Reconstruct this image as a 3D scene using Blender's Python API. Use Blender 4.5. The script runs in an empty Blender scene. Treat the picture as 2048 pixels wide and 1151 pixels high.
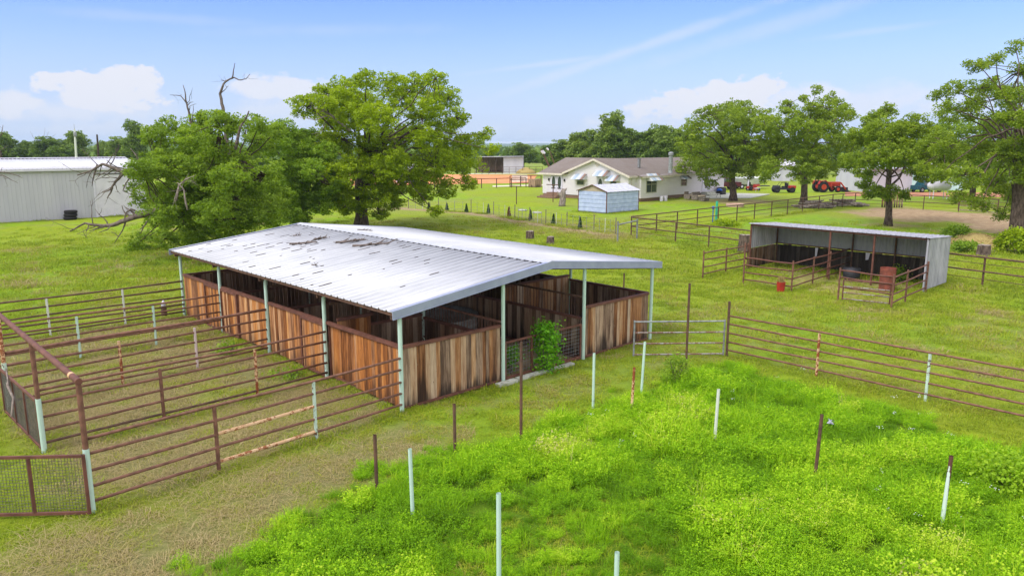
import bpy, math, random
import numpy as np
from mathutils import Vector
random.seed(7); RNG = np.random.default_rng(7)
S = bpy.context.scene
COL = S.collection

# ------------------------------------------------------------------ camera
F_PX = 1492.0; PITCH = 0.1879; YAW = 0.7548
CAM = np.array([-9.407, -13.699, 6.0])
cd = bpy.data.cameras.new('camera'); cam = bpy.data.objects.new('camera', cd); COL.objects.link(cam)
cd.sensor_width = 36.0; cd.lens = F_PX / 2048 * 36.0
cd.clip_start = 0.1; cd.clip_end = 12000
cam.location = CAM; cam.rotation_euler = (math.pi / 2 - PITCH, 0, -YAW)
S.camera = cam
S.render.resolution_x = 1024; S.render.resolution_y = 575
S.render.engine = 'CYCLES'
S.view_settings.view_transform = 'Standard'; S.view_settings.look = 'None'
S.view_settings.gamma = 1.0; S.view_settings.exposure = 0.95

c_, s_ = math.cos(YAW), math.sin(YAW)
def rot2(x, y):                       # photo axes -> scene axes
    return (x * c_ + y * s_, -x * s_ + y * c_)
def ray(px, py):
    a = (px - 1024) / F_PX; b = (py - 575.5) / F_PX
    fy = math.cos(PITCH) - b * math.sin(PITCH); z = -math.sin(PITCH) - b * math.cos(PITCH)
    u, v = rot2(a, fy); return np.array([u, v, z])
def G(px, py, z=0.0):
    d = ray(px, py); t = (z - CAM[2]) / d[2]; p = CAM + d * t; return (float(p[0]), float(p[1]))
def onx(px, py, X):
    d = ray(px, py); p = CAM + d * ((X - CAM[0]) / d[0]); return float(p[1]), float(p[2])
def ony(px, py, Y):
    d = ray(px, py); p = CAM + d * ((Y - CAM[1]) / d[1]); return float(p[0]), float(p[2])
FWD = np.array([s_, c_, 0.0]); RIGHT = np.array([c_, -s_, 0.0])
def at_depth(px, py, D):              # point at horizontal depth D
    d = ray(px, py); t = D / (d @ FWD); return CAM + d * t

# ------------------------------------------------------------------ light
SUN_AZ = rot2(-0.62, -0.42); SUN_EL = math.radians(52)
sd = bpy.data.lights.new('sun', 'SUN'); sun = bpy.data.objects.new('sun', sd); COL.objects.link(sun)
sd.energy = 1.5; sd.angle = math.radians(22); sd.color = (1.0, 0.965, 0.91)
l_ = math.hypot(*SUN_AZ)
to_sun = Vector((SUN_AZ[0] / l_ * math.cos(SUN_EL), SUN_AZ[1] / l_ * math.cos(SUN_EL), math.sin(SUN_EL)))
sun.rotation_euler = to_sun.to_track_quat('Z', 'Y').to_euler()
W = bpy.data.worlds.new('World'); S.world = W; W.use_nodes = True
wt = W.node_tree; wt.nodes.clear()
def wn(t, **k):
    n = wt.nodes.new(t)
    for a, b in k.items(): setattr(n, a, b)
    return n
def wmath(op, a, b=None, c=None, clamp=False):
    n = wn('ShaderNodeMath', operation=op); n.use_clamp = clamp
    for i, x in enumerate((a, b, c)):
        if x is None: continue
        if isinstance(x, (int, float)): n.inputs[i].default_value = x
        else: wt.links.new(x, n.inputs[i])
    return n.outputs[0]
def wsmooth(x, a, b):
    n = wn('ShaderNodeMapRange', interpolation_type='SMOOTHSTEP')
    wt.links.new(x, n.inputs[0]); n.inputs[1].default_value = a; n.inputs[2].default_value = b
    return n.outputs[0]
sky = wn('ShaderNodeTexSky', sky_type='NISHITA'); sky.sun_disc = False
sky.sun_elevation = SUN_EL; sky.sun_rotation = math.atan2(SUN_AZ[0], SUN_AZ[1]) 
sky.air_density = 1.0; sky.dust_density = 0.6; sky.ozone_density = 2.5; sky.altitude = 200
tc = wn('ShaderNodeTexCoord')
nrm = wn('ShaderNodeVectorMath', operation='NORMALIZE'); wt.links.new(tc.outputs['Generated'], nrm.inputs[0])
DIR = nrm.outputs[0]
sepd = wn('ShaderNodeSeparateXYZ'); wt.links.new(DIR, sepd.inputs[0])
def wnoise(scale, detail, stretch=(1, 1, 1), rough=0.55):
    m = wn('ShaderNodeMapping'); m.inputs['Scale'].default_value = stretch; wt.links.new(DIR, m.inputs[0])
    n = wn('ShaderNodeTexNoise'); n.inputs['Scale'].default_value = scale; n.inputs['Detail'].default_value = detail
    n.inputs['Roughness'].default_value = rough; wt.links.new(m.outputs[0], n.inputs['Vector']); return n.outputs['Fac']
n1 = wnoise(9, 7, (1, 1, 2.2)); n2 = wnoise(30, 6, (1, 1, 1.8), 0.6)
def blob(px, py, wx, wy, amt, soft, tilt=0.0, nz=1.0):
    d = ray(px, py); d = d / np.linalg.norm(d)
    r = np.cross(d, [0, 0, 1]); r /= np.linalg.norm(r); u = np.cross(r, d)
    ca, sa = math.cos(tilt), math.sin(tilt)
    r, u = r * ca + u * sa, -r * sa + u * ca
    def dot(v, s):
        n = wn('ShaderNodeVectorMath', operation='DOT_PRODUCT'); wt.links.new(DIR, n.inputs[0]); n.inputs[1].default_value = tuple(v)
        return wmath('DIVIDE', n.outputs['Value'], s / F_PX * 0.97)
    a, b = dot(r, wx), dot(u, wy)
    rr = wmath('SQRT', wmath('ADD', wmath('MULTIPLY', a, a), wmath('MULTIPLY', b, b)))
    nn = wmath('ADD', wmath('MULTIPLY', wmath('SUBTRACT', n1, 0.5), 1.9 * nz), wmath('MULTIPLY', wmath('SUBTRACT', n2, 0.5), 2.2 * nz))
    rr = wmath('ADD', rr, nn)
    m = wsmooth(rr, 1.0, 1.0 - soft)
    front = wn('ShaderNodeVectorMath', operation='DOT_PRODUCT'); wt.links.new(DIR, front.inputs[0]); front.inputs[1].default_value = tuple(d)
    return wmath('MULTIPLY', wmath('MULTIPLY', m, amt), wmath('GREATER_THAN', front.outputs['Value'], 0))
cl = None
for b in [(215, 182, 115, 34, .95, .25), (262, 160, 62, 28, .95, .25), (210, 215, 150, 34, .5, .9), (10, 212, 80, 28, .85, .5), (100, 226, 150, 26, .6, .8), (180, 262, 220, 22, .45, .9),
          (580, 178, 130, 26, .85, .5), (560, 218, 110, 40, .5, .9), (1470, 192, 130, 34, .95, .25), (1385, 215, 110, 24, .9, .25), (1580, 196, 150, 32, .75, .6), (1470, 232, 240, 34, .7, .9), (1740, 205, 240, 40, .6, .9),
          (1790, 185, 120, 24, .45, .9), (1280, 95, 430, 16, .36, 1.0, .30, .35), (1090, 128, 210, 9, .3, 1.0, .12, .3), (1560, 50, 330, 22, .24, 1.0, .25, .4),
          (1750, 62, 160, 9, .22, 1.0, .08, .3), (300, 35, 260, 14, .16, 1.0, 0, .4), (1290, 262, 160, 14, .3, 1.0), (650, 60, 300, 18, .14, 1.0, .05, .4), (700, 255, 500, 22, .25, 1.0)]:
    m = blob(*b); cl = m if cl is None else wmath('MAXIMUM', cl, m)
haze_w = wmath('MULTIPLY', wsmooth(sepd.outputs[2], 0.20, -0.01), 0.90)
tint = wn('ShaderNodeMix', data_type='RGBA', blend_type='MULTIPLY'); tint.inputs[0].default_value = 1.0
wt.links.new(sky.outputs[0], tint.inputs[6]); tint.inputs[7].default_value = (0.39, 0.465, 0.75, 1)
mixh = wn('ShaderNodeMix', data_type='RGBA'); wt.links.new(haze_w, mixh.inputs[0]); wt.links.new(tint.outputs[2], mixh.inputs[6]); mixh.inputs[7].default_value = (2.2, 2.6, 3.35, 1)
mixc = wn('ShaderNodeMix', data_type='RGBA'); wt.links.new(cl, mixc.inputs[0]); wt.links.new(mixh.outputs[2], mixc.inputs[6]); mixc.inputs[7].default_value = (3.0, 3.04, 3.3, 1)
# unseen white overcast added overhead and behind the viewer for softer, neutral fill
bk = wn('ShaderNodeVectorMath', operation='DOT_PRODUCT'); wt.links.new(DIR, bk.inputs[0]); bk.inputs[1].default_value = (s_ * .8, c_ * .8, -.62)
fill_mask = wmath('MULTIPLY', wsmooth(wmath('ADD', bk.outputs['Value'], wmath('MULTIPLY', wmath('SUBTRACT', n1, .5), .5)), .40, .05), .85)
mix_fill = wn('ShaderNodeMix', data_type='RGBA'); wt.links.new(fill_mask, mix_fill.inputs[0]); wt.links.new(mixc.outputs[2], mix_fill.inputs[6]); mix_fill.inputs[7].default_value = (6.3, 6.2, 6.2, 1)
mixc = mix_fill
bg = wn('ShaderNodeBackground'); bg.inputs[1].default_value = 0.15
wt.links.new(mixc.outputs[2], bg.inputs[0])
wo = wn('ShaderNodeOutputWorld'); wt.links.new(bg.outputs[0], wo.inputs[0])

# ------------------------------------------------------------------ materials
def lin(r, g, b):
    f = lambda c: (c / 255 / 12.92) if c / 255 <= 0.04045 else ((c / 255 + 0.055) / 1.055) ** 2.4
    return (f(r), f(g), f(b), 1)
class NT:
    def __init__(s, name, rough=0.8, metallic=0.0, spec=0.3):
        s.m = bpy.data.materials.new(name); s.m.use_nodes = True; s.t = s.m.node_tree
        s.b = s.t.nodes['Principled BSDF']; s.b.inputs['Roughness'].default_value = rough
        s.b.inputs['Metallic'].default_value = metallic; s.b.inputs['Specular IOR Level'].default_value = spec
    def n(s, t, **k):
        n = s.t.nodes.new(t)
        for a, b in k.items(): setattr(n, a, b)
        return n
    def link(s, a, b): s.t.links.new(a, b)
    def coord(s, kind='Object', scale=(1, 1, 1), rot=(0, 0, 0)):
        c = s.n('ShaderNodeTexCoord')
        if kind == 'World': o = s.n('ShaderNodeNewGeometry').outputs['Position']
        else: o = c.outputs[kind]
        m = s.n('ShaderNodeMapping'); m.inputs['Scale'].default_value = scale; m.inputs['Rotation'].default_value = rot
        s.link(o, m.inputs[0]); return m.outputs[0]
    def noise(s, vec, scale, detail=4, rough=0.55):
        n = s.n('ShaderNodeTexNoise'); n.inputs['Scale'].default_value = scale; n.inputs['Detail'].default_value = detail
        n.inputs['Roughness'].default_value = rough; s.link(vec, n.inputs['Vector']); return n.outputs['Fac']
    def ramp(s, fac, stops):
        r = s.n('ShaderNodeValToRGB'); cr = r.color_ramp
        while len(cr.elements) < len(stops): cr.elements.new(0.5)
        for e, (p, c) in zip(cr.elements, stops): e.position = p; e.color = c if len(c) == 4 else (*c, 1)
        s.link(fac, r.inputs[0]); return r.outputs[0]
    def mix(s, fac, a, b, mode='MIX'):
        n = s.n('ShaderNodeMix', data_type='RGBA', blend_type=mode)
        for i, x in ((0, fac), (6, a), (7, b)):
            if isinstance(x, (int, float)): n.inputs[i].default_value = x
            elif isinstance(x, tuple): n.inputs[i].default_value = x if len(x) == 4 else (*x, 1)
            else: s.link(x, n.inputs[i])
        return n.outputs[2]
    def math(s, op, a, b=None, clamp=False):
        n = s.n('ShaderNodeMath', operation=op); n.use_clamp = clamp
        for i, x in enumerate((a, b)):
            if x is None: continue
            if isinstance(x, (int, float)): n.inputs[i].default_value = x
            else: s.link(x, n.inputs[i])
        return n.outputs[0]
    def step(s, x, a, b):
        n = s.n('ShaderNodeMapRange', interpolation_type='SMOOTHSTEP'); s.link(x, n.inputs[0])
        n.inputs[1].default_value = a; n.inputs[2].default_value = b; return n.outputs[0]
    def attr(s, name, kind='GEOMETRY'):
        a = s.n('ShaderNodeAttribute', attribute_name=name, attribute_type=kind); return a
    def col(s, c):
        if isinstance(c, tuple): s.b.inputs['Base Color'].default_value = c if len(c) == 4 else (*c, 1)
        else: s.link(c, s.b.inputs['Base Color'])
        return s
    def bump(s, h, strength=0.5, dist=0.02):
        b = s.n('ShaderNodeBump'); b.inputs['Strength'].default_value = strength; b.inputs['Distance'].default_value = dist
        s.link(h, b.inputs['Height']); s.link(b.outputs[0], s.b.inputs['Normal']); return s
def M_simple(name, c1, c2, scale=6, rough=0.7, metallic=0.0, bump=0.0, spec=0.3, stretch=(1, 1, 1)):
    t = NT(name, rough, metallic, spec); v = t.coord('World', stretch); f = t.noise(v, scale, 6)
    t.col(t.mix(t.step(f, .3, .7), c1, c2))
    if bump: t.bump(t.noise(v, scale * 4, 4), bump, .01)
    return t.m
def M_patchy(name, base, base2, rust, rust2, thr, rough=0.6):
    t = NT(name, rough); v = t.coord('World', (1, 1, 1))
    f = t.noise(v, 14, 6, .65); g = t.noise(v, 3, 3)
    k = t.math('ADD', t.math('MULTIPLY', f, .6), t.math('MULTIPLY', g, .4))
    a = t.mix(t.noise(v, 5, 3), base, base2); b = t.mix(t.noise(v, 30, 4), rust, rust2)
    t.col(t.mix(t.step(k, thr, thr + .05), a, b)); t.bump(f, .25, .004); return t.m
RUST = M_simple('rusty pipe', lin(128, 90, 74), lin(94, 64, 52), 7, .65, 0, .2)
RUST_OR = M_patchy('orange rust peeling paint', lin(214, 190, 158), lin(196, 150, 104), lin(150, 78, 40), lin(108, 58, 36), .47)
RUST_DK = M_simple('dark rusty steel', lin(104, 76, 62), lin(74, 54, 46), 6, .7, 0, .2)
RUST_RED = M_simple('red oxide painted steel', lin(112, 72, 60), lin(88, 56, 47), 5, .65, 0, .15)
PEEL = M_patchy('cream and orange peeling pipe', lin(210, 186, 154), lin(188, 140, 96), lin(160, 98, 58), lin(120, 74, 48), .51)
MINT = M_patchy('pale green painted pipe', lin(188, 208, 196), lin(168, 198, 186), lin(110, 70, 54), lin(70, 50, 44), .62)
MINT_RUSTY = M_patchy('flaking pale green pipe', lin(190, 206, 192), lin(172, 196, 184), lin(108, 66, 50), lin(70, 46, 40), .53)
WHITE_PIPE = M_patchy('dirty white pipe', lin(206, 208, 196), lin(190, 196, 190), lin(120, 84, 66), lin(80, 58, 50), .6)
PINK_PIPE = M_patchy('faded pinkish white pipe', lin(205, 188, 186), lin(190, 170, 170), lin(120, 80, 70), lin(90, 60, 54), .58)
GALV = M_simple('dull galvanised pipe', lin(150, 156, 160), lin(118, 116, 118), 8, .5, .3, .1)
CONC = M_simple('rough concrete', lin(186, 186, 178), lin(150, 150, 140), 8, .9, 0, .3)
def M_wood(name, stops, stain=0.0, streak=.5, white=0.0, greymix=.5):
    t = NT(name, .85, 0, .15); tint = t.attr('tint').outputs['Fac']
    v = t.coord('World', (15, 15, 1.1)); st = t.noise(v, 1.0, 8, .72); big = t.noise(t.coord('World', (3, 3, .8)), 1.3, 4)
    f = t.math('ADD', t.math('MULTIPLY', tint, .45), t.math('MULTIPLY', t.step(st, .2, .8), .50))
    c = t.ramp(f, stops)
    g_ = t.math('FRACT', t.math('MULTIPLY', tint, 7.31)); c = t.mix(t.math('MULTIPLY', t.step(g_, .25, .75), greymix), c, t.mix(.75, c, t.mix(t.step(f, .2, .75), lin(84, 74, 66), lin(186, 172, 156))))
    d = t.ramp(t.noise(t.coord('World', (60, 60, 2.2)), 1.0, 6, .7), [(.3, (.42, .40, .38)), (.5, (1, 1, 1)), (.8, (1.25, 1.22, 1.18))])
    c = t.mix(streak, c, d, 'MULTIPLY')
    kn = t.n('ShaderNodeTexVoronoi'); kn.inputs['Scale'].default_value = 1.0; t.link(t.coord('World', (7, 7, 3)), kn.inputs['Vector'])
    c = t.mix(t.math('MULTIPLY', t.step(kn.outputs['Distance'], .09, .04), .7), c, (.05, .025, .015))
    if white:
        c = t.mix(t.math('MULTIPLY', t.step(t.noise(t.coord('World', (26, 26, 3.5)), 1.0, 5, .7), .66, .74), white), c, lin(205, 190, 170))
    if stain:
        z = t.n('ShaderNodeSeparateXYZ'); t.link(t.n('ShaderNodeNewGeometry').outputs['Position'], z.inputs[0])
        s1 = t.noise(t.coord('World', (2.6, 2.6, .35)), 1.0, 5, .6)
        h = t.math('SUBTRACT', t.math('ADD', s1, t.math('MULTIPLY', t.math('SUBTRACT', tint, .5), -.12)), t.math('MULTIPLY', z.outputs[2], .46))
        c = t.mix(t.math('MULTIPLY', t.step(h, .30, .50), stain), c, (.018, .014, .013))
    t.col(c); t.bump(st, .5, .008); return t.m
WOOD_OR = M_wood('orange brown weathered planks', [(0.10, lin(70, 42, 26)), (.30, lin(124, 76, 42)), (.5, lin(166, 106, 56)), (.68, lin(188, 132, 78)), (.92, lin(206, 168, 124))], .5, .65, .4, .35)
WOOD_GR = M_wood('grey brown weathered planks', [(0.10, lin(64, 40, 28)), (.30, lin(118, 78, 50)), (.5, lin(156, 112, 76)), (.68, lin(178, 142, 108)), (.92, lin(200, 178, 152))], .82, .6, .5, .8)
WOOD_DK = M_wood('dark aged planks', [(0.12, lin(62, 46, 38)), (.35, lin(98, 74, 58)), (.55, lin(130, 102, 82)), (.75, lin(152, 124, 102)), (.9, lin(170, 148, 128))], .8, .6)
BARK = M_simple('grey brown bark', lin(112, 98, 88), lin(62, 52, 46), 9, .95, 0, .8, .1, (1, 1, .35))
BARK_DK = M_simple('dark bark', lin(84, 72, 60), lin(46, 38, 32), 9, .95, 0, .8, .1, (1, 1, .35))
DEADWOOD = M_simple('bleached dead wood', lin(156, 144, 136), lin(104, 94, 88), 6, .9, 0, .5, .1, (1, 1, .5))
DARKWOOD = M_simple('dead grey brown branch', lin(122, 110, 104), lin(82, 72, 66), 6, .9, 0, .5, .1)
def M_roof():
    t = NT('white galvanised roof sheet', .42, .0, .45)
    v = t.coord('World', (1, 1, 1)); big = t.noise(v, .5, 4); st = t.noise(t.coord('World', (.35, 5, 1)), 1.0, 6, .6)
    c = t.mix(t.step(big, .3, .7), lin(174, 175, 182), lin(190, 191, 197))
    c = t.mix(t.math('MULTIPLY', t.step(st, .45, .75), .45), c, lin(146, 149, 158))
    sp = t.noise(t.coord('World', (1.1, 9, 9)), 1.6, 6, .7)
    c = t.mix(t.math('MULTIPLY', t.step(sp, .70, .74), .75), c, lin(110, 106, 104))
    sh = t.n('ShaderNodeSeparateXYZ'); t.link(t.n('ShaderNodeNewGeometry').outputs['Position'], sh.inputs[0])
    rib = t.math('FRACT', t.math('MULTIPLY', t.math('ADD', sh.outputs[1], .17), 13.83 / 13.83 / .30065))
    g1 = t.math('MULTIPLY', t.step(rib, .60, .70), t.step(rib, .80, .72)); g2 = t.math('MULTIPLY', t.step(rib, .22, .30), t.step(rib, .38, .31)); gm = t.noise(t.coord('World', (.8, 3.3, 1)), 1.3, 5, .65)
    c = t.mix(t.math('MULTIPLY', t.math('ADD', g1, t.math('MULTIPLY', g2, .6)), t.math('MULTIPLY', t.step(gm, .25, .65), .42)), c, lin(112, 116, 126))  # thin darker lines beside each rib: rib shading put into the colour
    t.col(c); t.bump(t.noise(v, 3, 3), .15, .01); return t.m
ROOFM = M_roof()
TRIM = M_simple('pale blue grey metal trim', lin(150, 156, 178), lin(138, 144, 168), 3, .4, .1)
CORR = M_simple('weathered corrugated sheet', lin(184, 182, 192), lin(150, 150, 160), 3, .5, .15, 0, .4, (1, 1, .3))
CORR_DK = M_patchy('dull rust streaked sheet', lin(158, 160, 168), lin(136, 140, 148), lin(104, 100, 96), lin(104, 82, 66), .6, .55)
SHED_BLUE = M_simple('pale blue painted metal', lin(176, 188, 218), lin(154, 168, 204), 2.5, .55, 0, .05)
SHED_ROOF = M_simple('dusty white metal', lin(184, 186, 200), lin(164, 164, 178), 2.5, .55)
WHITE_M = M_simple('white painted metal', lin(208, 204, 218), lin(194, 190, 206), 2, .5)
GREY_WALL = M_simple('pale grey painted metal siding', lin(190, 188, 198), lin(178, 176, 188), .8, .5, 0, 0, .3, (1, 1, .15))
def M_siding():
    t = NT('white lap siding', .6); p = t.n('ShaderNodeSeparateXYZ'); t.link(t.n('ShaderNodeNewGeometry').outputs['Position'], p.inputs[0])
    fr = t.math('FRACT', t.math('MULTIPLY', p.outputs[2], 1 / .2))
    t.col(t.mix(t.noise(t.coord('World'), 1.2, 4), lin(232, 225, 236), lin(222, 215, 226))); t.bump(fr, 1.0, .05); return t.m
SIDING = M_siding()
CREAM = M_simple('cream painted trim', lin(206, 196, 186), lin(192, 182, 172), 4, .6)
def M_shingle():
    t = NT('brown grey asphalt shingles', .95, 0, .1); v = t.coord('World', (1, 1, 1)); a = t.noise(v, 14, 5, .7); b = t.noise(v, .6, 3)
    p = t.n('ShaderNodeSeparateXYZ'); t.link(t.n('ShaderNodeNewGeometry').outputs['Position'], p.inputs[0])
    c = t.mix(t.step(a, .3, .7), lin(104, 96, 92), lin(132, 122, 118)); c = t.mix(t.math('MULTIPLY', t.step(b, .4, .65), .4), c, lin(108, 96, 88))
    t.col(c); t.bump(t.math('FRACT', t.math('MULTIPLY', p.outputs[2], 14)), .4, .02); return t.m
SHINGLE = M_shingle()
GLASS = NT('dark window glass', .12, 0, .6).col(lin(52, 62, 62)).m
BLACK = M_simple('black rubber', lin(38, 36, 38), lin(24, 22, 24), 8, .8)
BRICK = M_simple('brown stone and brick', lin(142, 112, 92), lin(96, 78, 64), 14, .95, 0, .5)
RED = M_simple('red paint', lin(170, 52, 38), lin(140, 40, 32), 5, .45)
ORANGE_RED = M_simple('orange red paint', lin(180, 66, 38), lin(152, 52, 32), 5, .45)
TEAL = M_simple('teal painted post', lin(60, 180, 140), lin(36, 150, 128), 5, .5)
BLUE = M_simple('blue enamel', lin(30, 90, 190), lin(24, 70, 160), 5, .35)
DKTEAL = M_simple('dark teal body', lin(24, 80, 92), lin(18, 60, 72), 5, .4)
DARK = M_simple('dark grey plastic', lin(52, 52, 58), lin(36, 36, 40), 5, .6)
PINKSTONE = M_simple('pinkish concrete ring', lin(206, 176, 160), lin(180, 148, 136), 9, .9, 0, .3)
GREYFAB = M_simple('grey weathered timber', lin(132, 122, 112), lin(100, 92, 84), 9, .9, 0, .3)
TAN = M_simple('tan cushion', lin(196, 182, 156), lin(172, 156, 132), 6, .9)
HAY = M_simple('dry hay', lin(176, 158, 104), lin(136, 118, 74), 22, 1, 0, .8, .1)
AWN = None
def M_awn():
    t = NT('striped rusting awning sheet', .5); w = t.attr('tint').outputs['Fac']
    t.col(t.ramp(w, [(0, lin(196, 200, 206)), (.45, lin(150, 168, 190)), (.62, lin(206, 204, 204)), (.76, lin(150, 112, 94)), (.85, lin(110, 104, 104)), (1, lin(190, 190, 196))])); return t.m
AWN = M_awn()

def M_leaf(name, dark, mid, light, transl=.42, objrand=0.0):
    t = NT(name, .6, 0, .25); tint = t.attr('tint').outputs['Fac']
    if objrand:
        oi = t.n('ShaderNodeObjectInfo'); tint = t.math('ADD', tint, t.math('MULTIPLY', t.math('SUBTRACT', oi.outputs['Random'], .5), objrand), True)
    c = t.ramp(tint, [(0, dark), (.5, mid), (1, light)]); t.col(c)
    tr = t.n('ShaderNodeBsdfTranslucent'); t.link(t.mix(1.0, c, (1.3, 1.3, .5), 'MULTIPLY'), tr.inputs[0])
    mx = t.n('ShaderNodeMixShader'); mx.inputs[0].default_value = transl
    t.link(t.b.outputs[0], mx.inputs[1]); t.link(tr.outputs[0], mx.inputs[2])
    t.link(mx.outputs[0], t.t.nodes['Material Output'].inputs[0]); return t.m
LEAF_OAK = M_leaf('bright oak leaves', (.140, .210, .004), (.265, .370, .006), (.380, .480, .018))
LEAF_SAP = M_leaf('yellow green sapling leaves', (.16, .30, .01), (.26, .43, .015), (.38, .54, .03))
LEAF_LT = M_leaf('dark green oak leaves', (.105, .180, .014), (.190, .295, .022), (.290, .400, .036))
LEAF_LT2 = M_leaf('fresh green leaves', (.115, .205, .016), (.205, .330, .024), (.310, .440, .042))
LEAF_R = M_leaf('olive green oak leaves', (.115, .185, .012), (.210, .300, .020), (.310, .400, .038))
LEAF_BG = M_leaf('distant green leaves', (.085, .150, .020), (.150, .235, .032), (.225, .310, .050), .25, .45)
LEAF_SH = M_leaf('vivid shrub leaves', (.06, .20, .006), (.12, .34, .01), (.22, .45, .02))
LEAF_CY = M_leaf('dark cypress needles', (.02, .05, .02), (.04, .09, .03), (.07, .13, .04), .15)
LEAF_CYR = M_leaf('browned cypress needles', (.15, .06, .02), (.25, .11, .04), (.32, .16, .06), .15)

# ------------------------------------------------------------------ mesh builder
class MB:
    def __init__(s): s.v = []; s.f = []; s.t = []; s.n = 0
    def add(s, verts, faces, tint=0.5):
        s.v.append(np.asarray(verts, dtype=float).reshape(-1, 3)); o = s.n
        s.f.extend([tuple(i + o for i in f) for f in faces]); s.t.extend([tint] * len(faces) if np.isscalar(tint) else list(tint))
        s.n += len(s.v[-1]); return s
    def box(s, x0, y0, z0, x1, y1, z1, tint=.5):
        v = [(x0, y0, z0), (x1, y0, z0), (x1, y1, z0), (x0, y1, z0), (x0, y0, z1), (x1, y0, z1), (x1, y1, z1), (x0, y1, z1)]
        return s.add(v, [(0, 3, 2, 1), (4, 5, 6, 7), (0, 1, 5, 4), (1, 2, 6, 5), (2, 3, 7, 6), (3, 0, 4, 7)], tint)
    def obox(s, p, q, w, h, up=(0, 0, 1), tint=.5):      # box beam from p to q
        p, q = np.array(p, float), np.array(q, float); d = q - p; d /= np.linalg.norm(d)
        up = np.array(up, float); r = np.cross(d, up); r /= np.linalg.norm(r); u = np.cross(r, d)
        v = []
        for e in (p, q):
            for a, b in ((-1, -1), (1, -1), (1, 1), (-1, 1)): v.append(e + r * a * w / 2 + u * b * h / 2)
        return s.add(v, [(0, 1, 2, 3), (7, 6, 5, 4), (0, 4, 5, 1), (1, 5, 6, 2), (2, 6, 7, 3), (3, 7, 4, 0)], tint)
    def tube(s, pts, rad, n=8, cap=True, tint=.5):
        pts = np.array(pts, float); m = len(pts); rad = [rad] * m if np.isscalar(rad) else rad
        tg = np.gradient(pts, axis=0); tg /= np.linalg.norm(tg, axis=1)[:, None] + 1e-12
        a = np.array([0, 0, 1.]) if abs(tg[0][2]) < .9 else np.array([1., 0, 0])
        V = []; ang = np.arange(n) * 2 * math.pi / n
        for i in range(m):
            r = np.cross(tg[i], a); r /= np.linalg.norm(r) + 1e-12; u = np.cross(r, tg[i]); a = u if m > 2 else a
            if m > 2: a = np.cross(r, tg[i])
            V.append(pts[i] + rad[i] * (np.cos(ang)[:, None] * r + np.sin(ang)[:, None] * u))
        F = []
        for i in range(m - 1):
            for j in range(n):
                k = (j + 1) % n; F.append((i * n + j, i * n + k, (i + 1) * n + k, (i + 1) * n + j))
        if cap: F.append(tuple(range(n))[::-1]); F.append(tuple((m - 1) * n + j for j in range(n)))
        return s.add(np.concatenate(V), F, tint)
    def lathe(s, c, prof, n=20, tint=.5, axis='z'):
        V = []; F = []
        for (r, z) in prof:
            for j in range(n):
                a = 2 * math.pi * j / n; x, y = r * math.cos(a), r * math.sin(a)
                V.append((c[0] + x, c[1] + y, c[2] + z) if axis == 'z' else ((c[0] + z, c[1] + x, c[2] + y) if axis == 'x' else (c[0] + x, c[1] + z, c[2] + y)))
        for i in range(len(prof) - 1):
            for j in range(n):
                k = (j + 1) % n; F.append((i * n + j, i * n + k, (i + 1) * n + k, (i + 1) * n + j))
        F.append(tuple(range(n))[::-1]); F.append(tuple((len(prof) - 1) * n + j for j in range(n)))
        return s.add(V, F, tint)
    def prism(s, poly, d, tint=.5):                      # polygon (3D points) extruded by vector d
        p = np.array(poly, float); n = len(p); v = np.concatenate([p, p + np.array(d, float)])
        F = [tuple(range(n))[::-1], tuple(range(n, 2 * n))] + [(i, (i + 1) % n, n + (i + 1) % n, n + i) for i in range(n)]
        return s.add(v, F, tint)
    def quads(s, V, tint):                               # V (k,4,3)
        k = len(V); o = s.n; s.v.append(V.reshape(-1, 3)); s.n += 4 * k
        s.f.extend(map(tuple, (np.arange(4 * k).reshape(-1, 4) + o).tolist())); s.t.extend(np.asarray(tint).tolist()); return s
    def mesh(s, name, mat, off=(0, 0, 0), smooth=False):
        me = bpy.data.meshes.new(name); V = np.concatenate(s.v) - np.array(off)
        me.from_pydata(V.tolist(), [], s.f) if len(s.f) < 3000 else s._fast(me, V)
        if mat: me.materials.append(mat)
        a = me.attributes.new('tint', 'FLOAT', 'FACE'); a.data.foreach_set('value', np.array(s.t, dtype=np.float32))
        if smooth: me.polygons.foreach_set('use_smooth', [True] * len(me.polygons))
        me.update(); return me
    def _fast(s, me, V):
        ls = np.array([len(f) for f in s.f]); idx = np.concatenate([np.array(f) for f in s.f]) if len(set(ls.tolist())) > 1 else np.array(s.f).ravel()
        me.vertices.add(len(V)); me.vertices.foreach_set('co', V.astype(np.float32).ravel())
        me.loops.add(len(idx)); me.loops.foreach_set('vertex_index', idx.astype(np.int32))
        me.polygons.add(len(ls)); st = np.concatenate([[0], np.cumsum(ls)[:-1]]).astype(np.int32)
        me.polygons.foreach_set('loop_start', st); me.polygons.foreach_set('loop_total', ls.astype(np.int32)); me.update(calc_edges=True)
    def build(s, name, mat, parent=None, smooth=False):
        off = (0, 0, 0); r = parent
        while r is not None: off = tuple(r.location) if r.parent is None else off; r = r.parent
        o = bpy.data.objects.new(name, s.mesh(name, mat, off, smooth)); COL.objects.link(o)
        if parent is not None: o.parent = parent
        return o
def thing(name, label, cat, loc=(0, 0, 0), group=None):
    o = bpy.data.objects.new(name, None); COL.objects.link(o); o.empty_display_size = .2
    o.location = loc if len(loc) == 3 else (*loc, 0); o['label'] = label; o['category'] = cat
    if group: o['group'] = group
    return o
def tag(o, label, cat, group=None):
    o['label'] = label; o['category'] = cat
    if group: o['group'] = group
    return o
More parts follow.
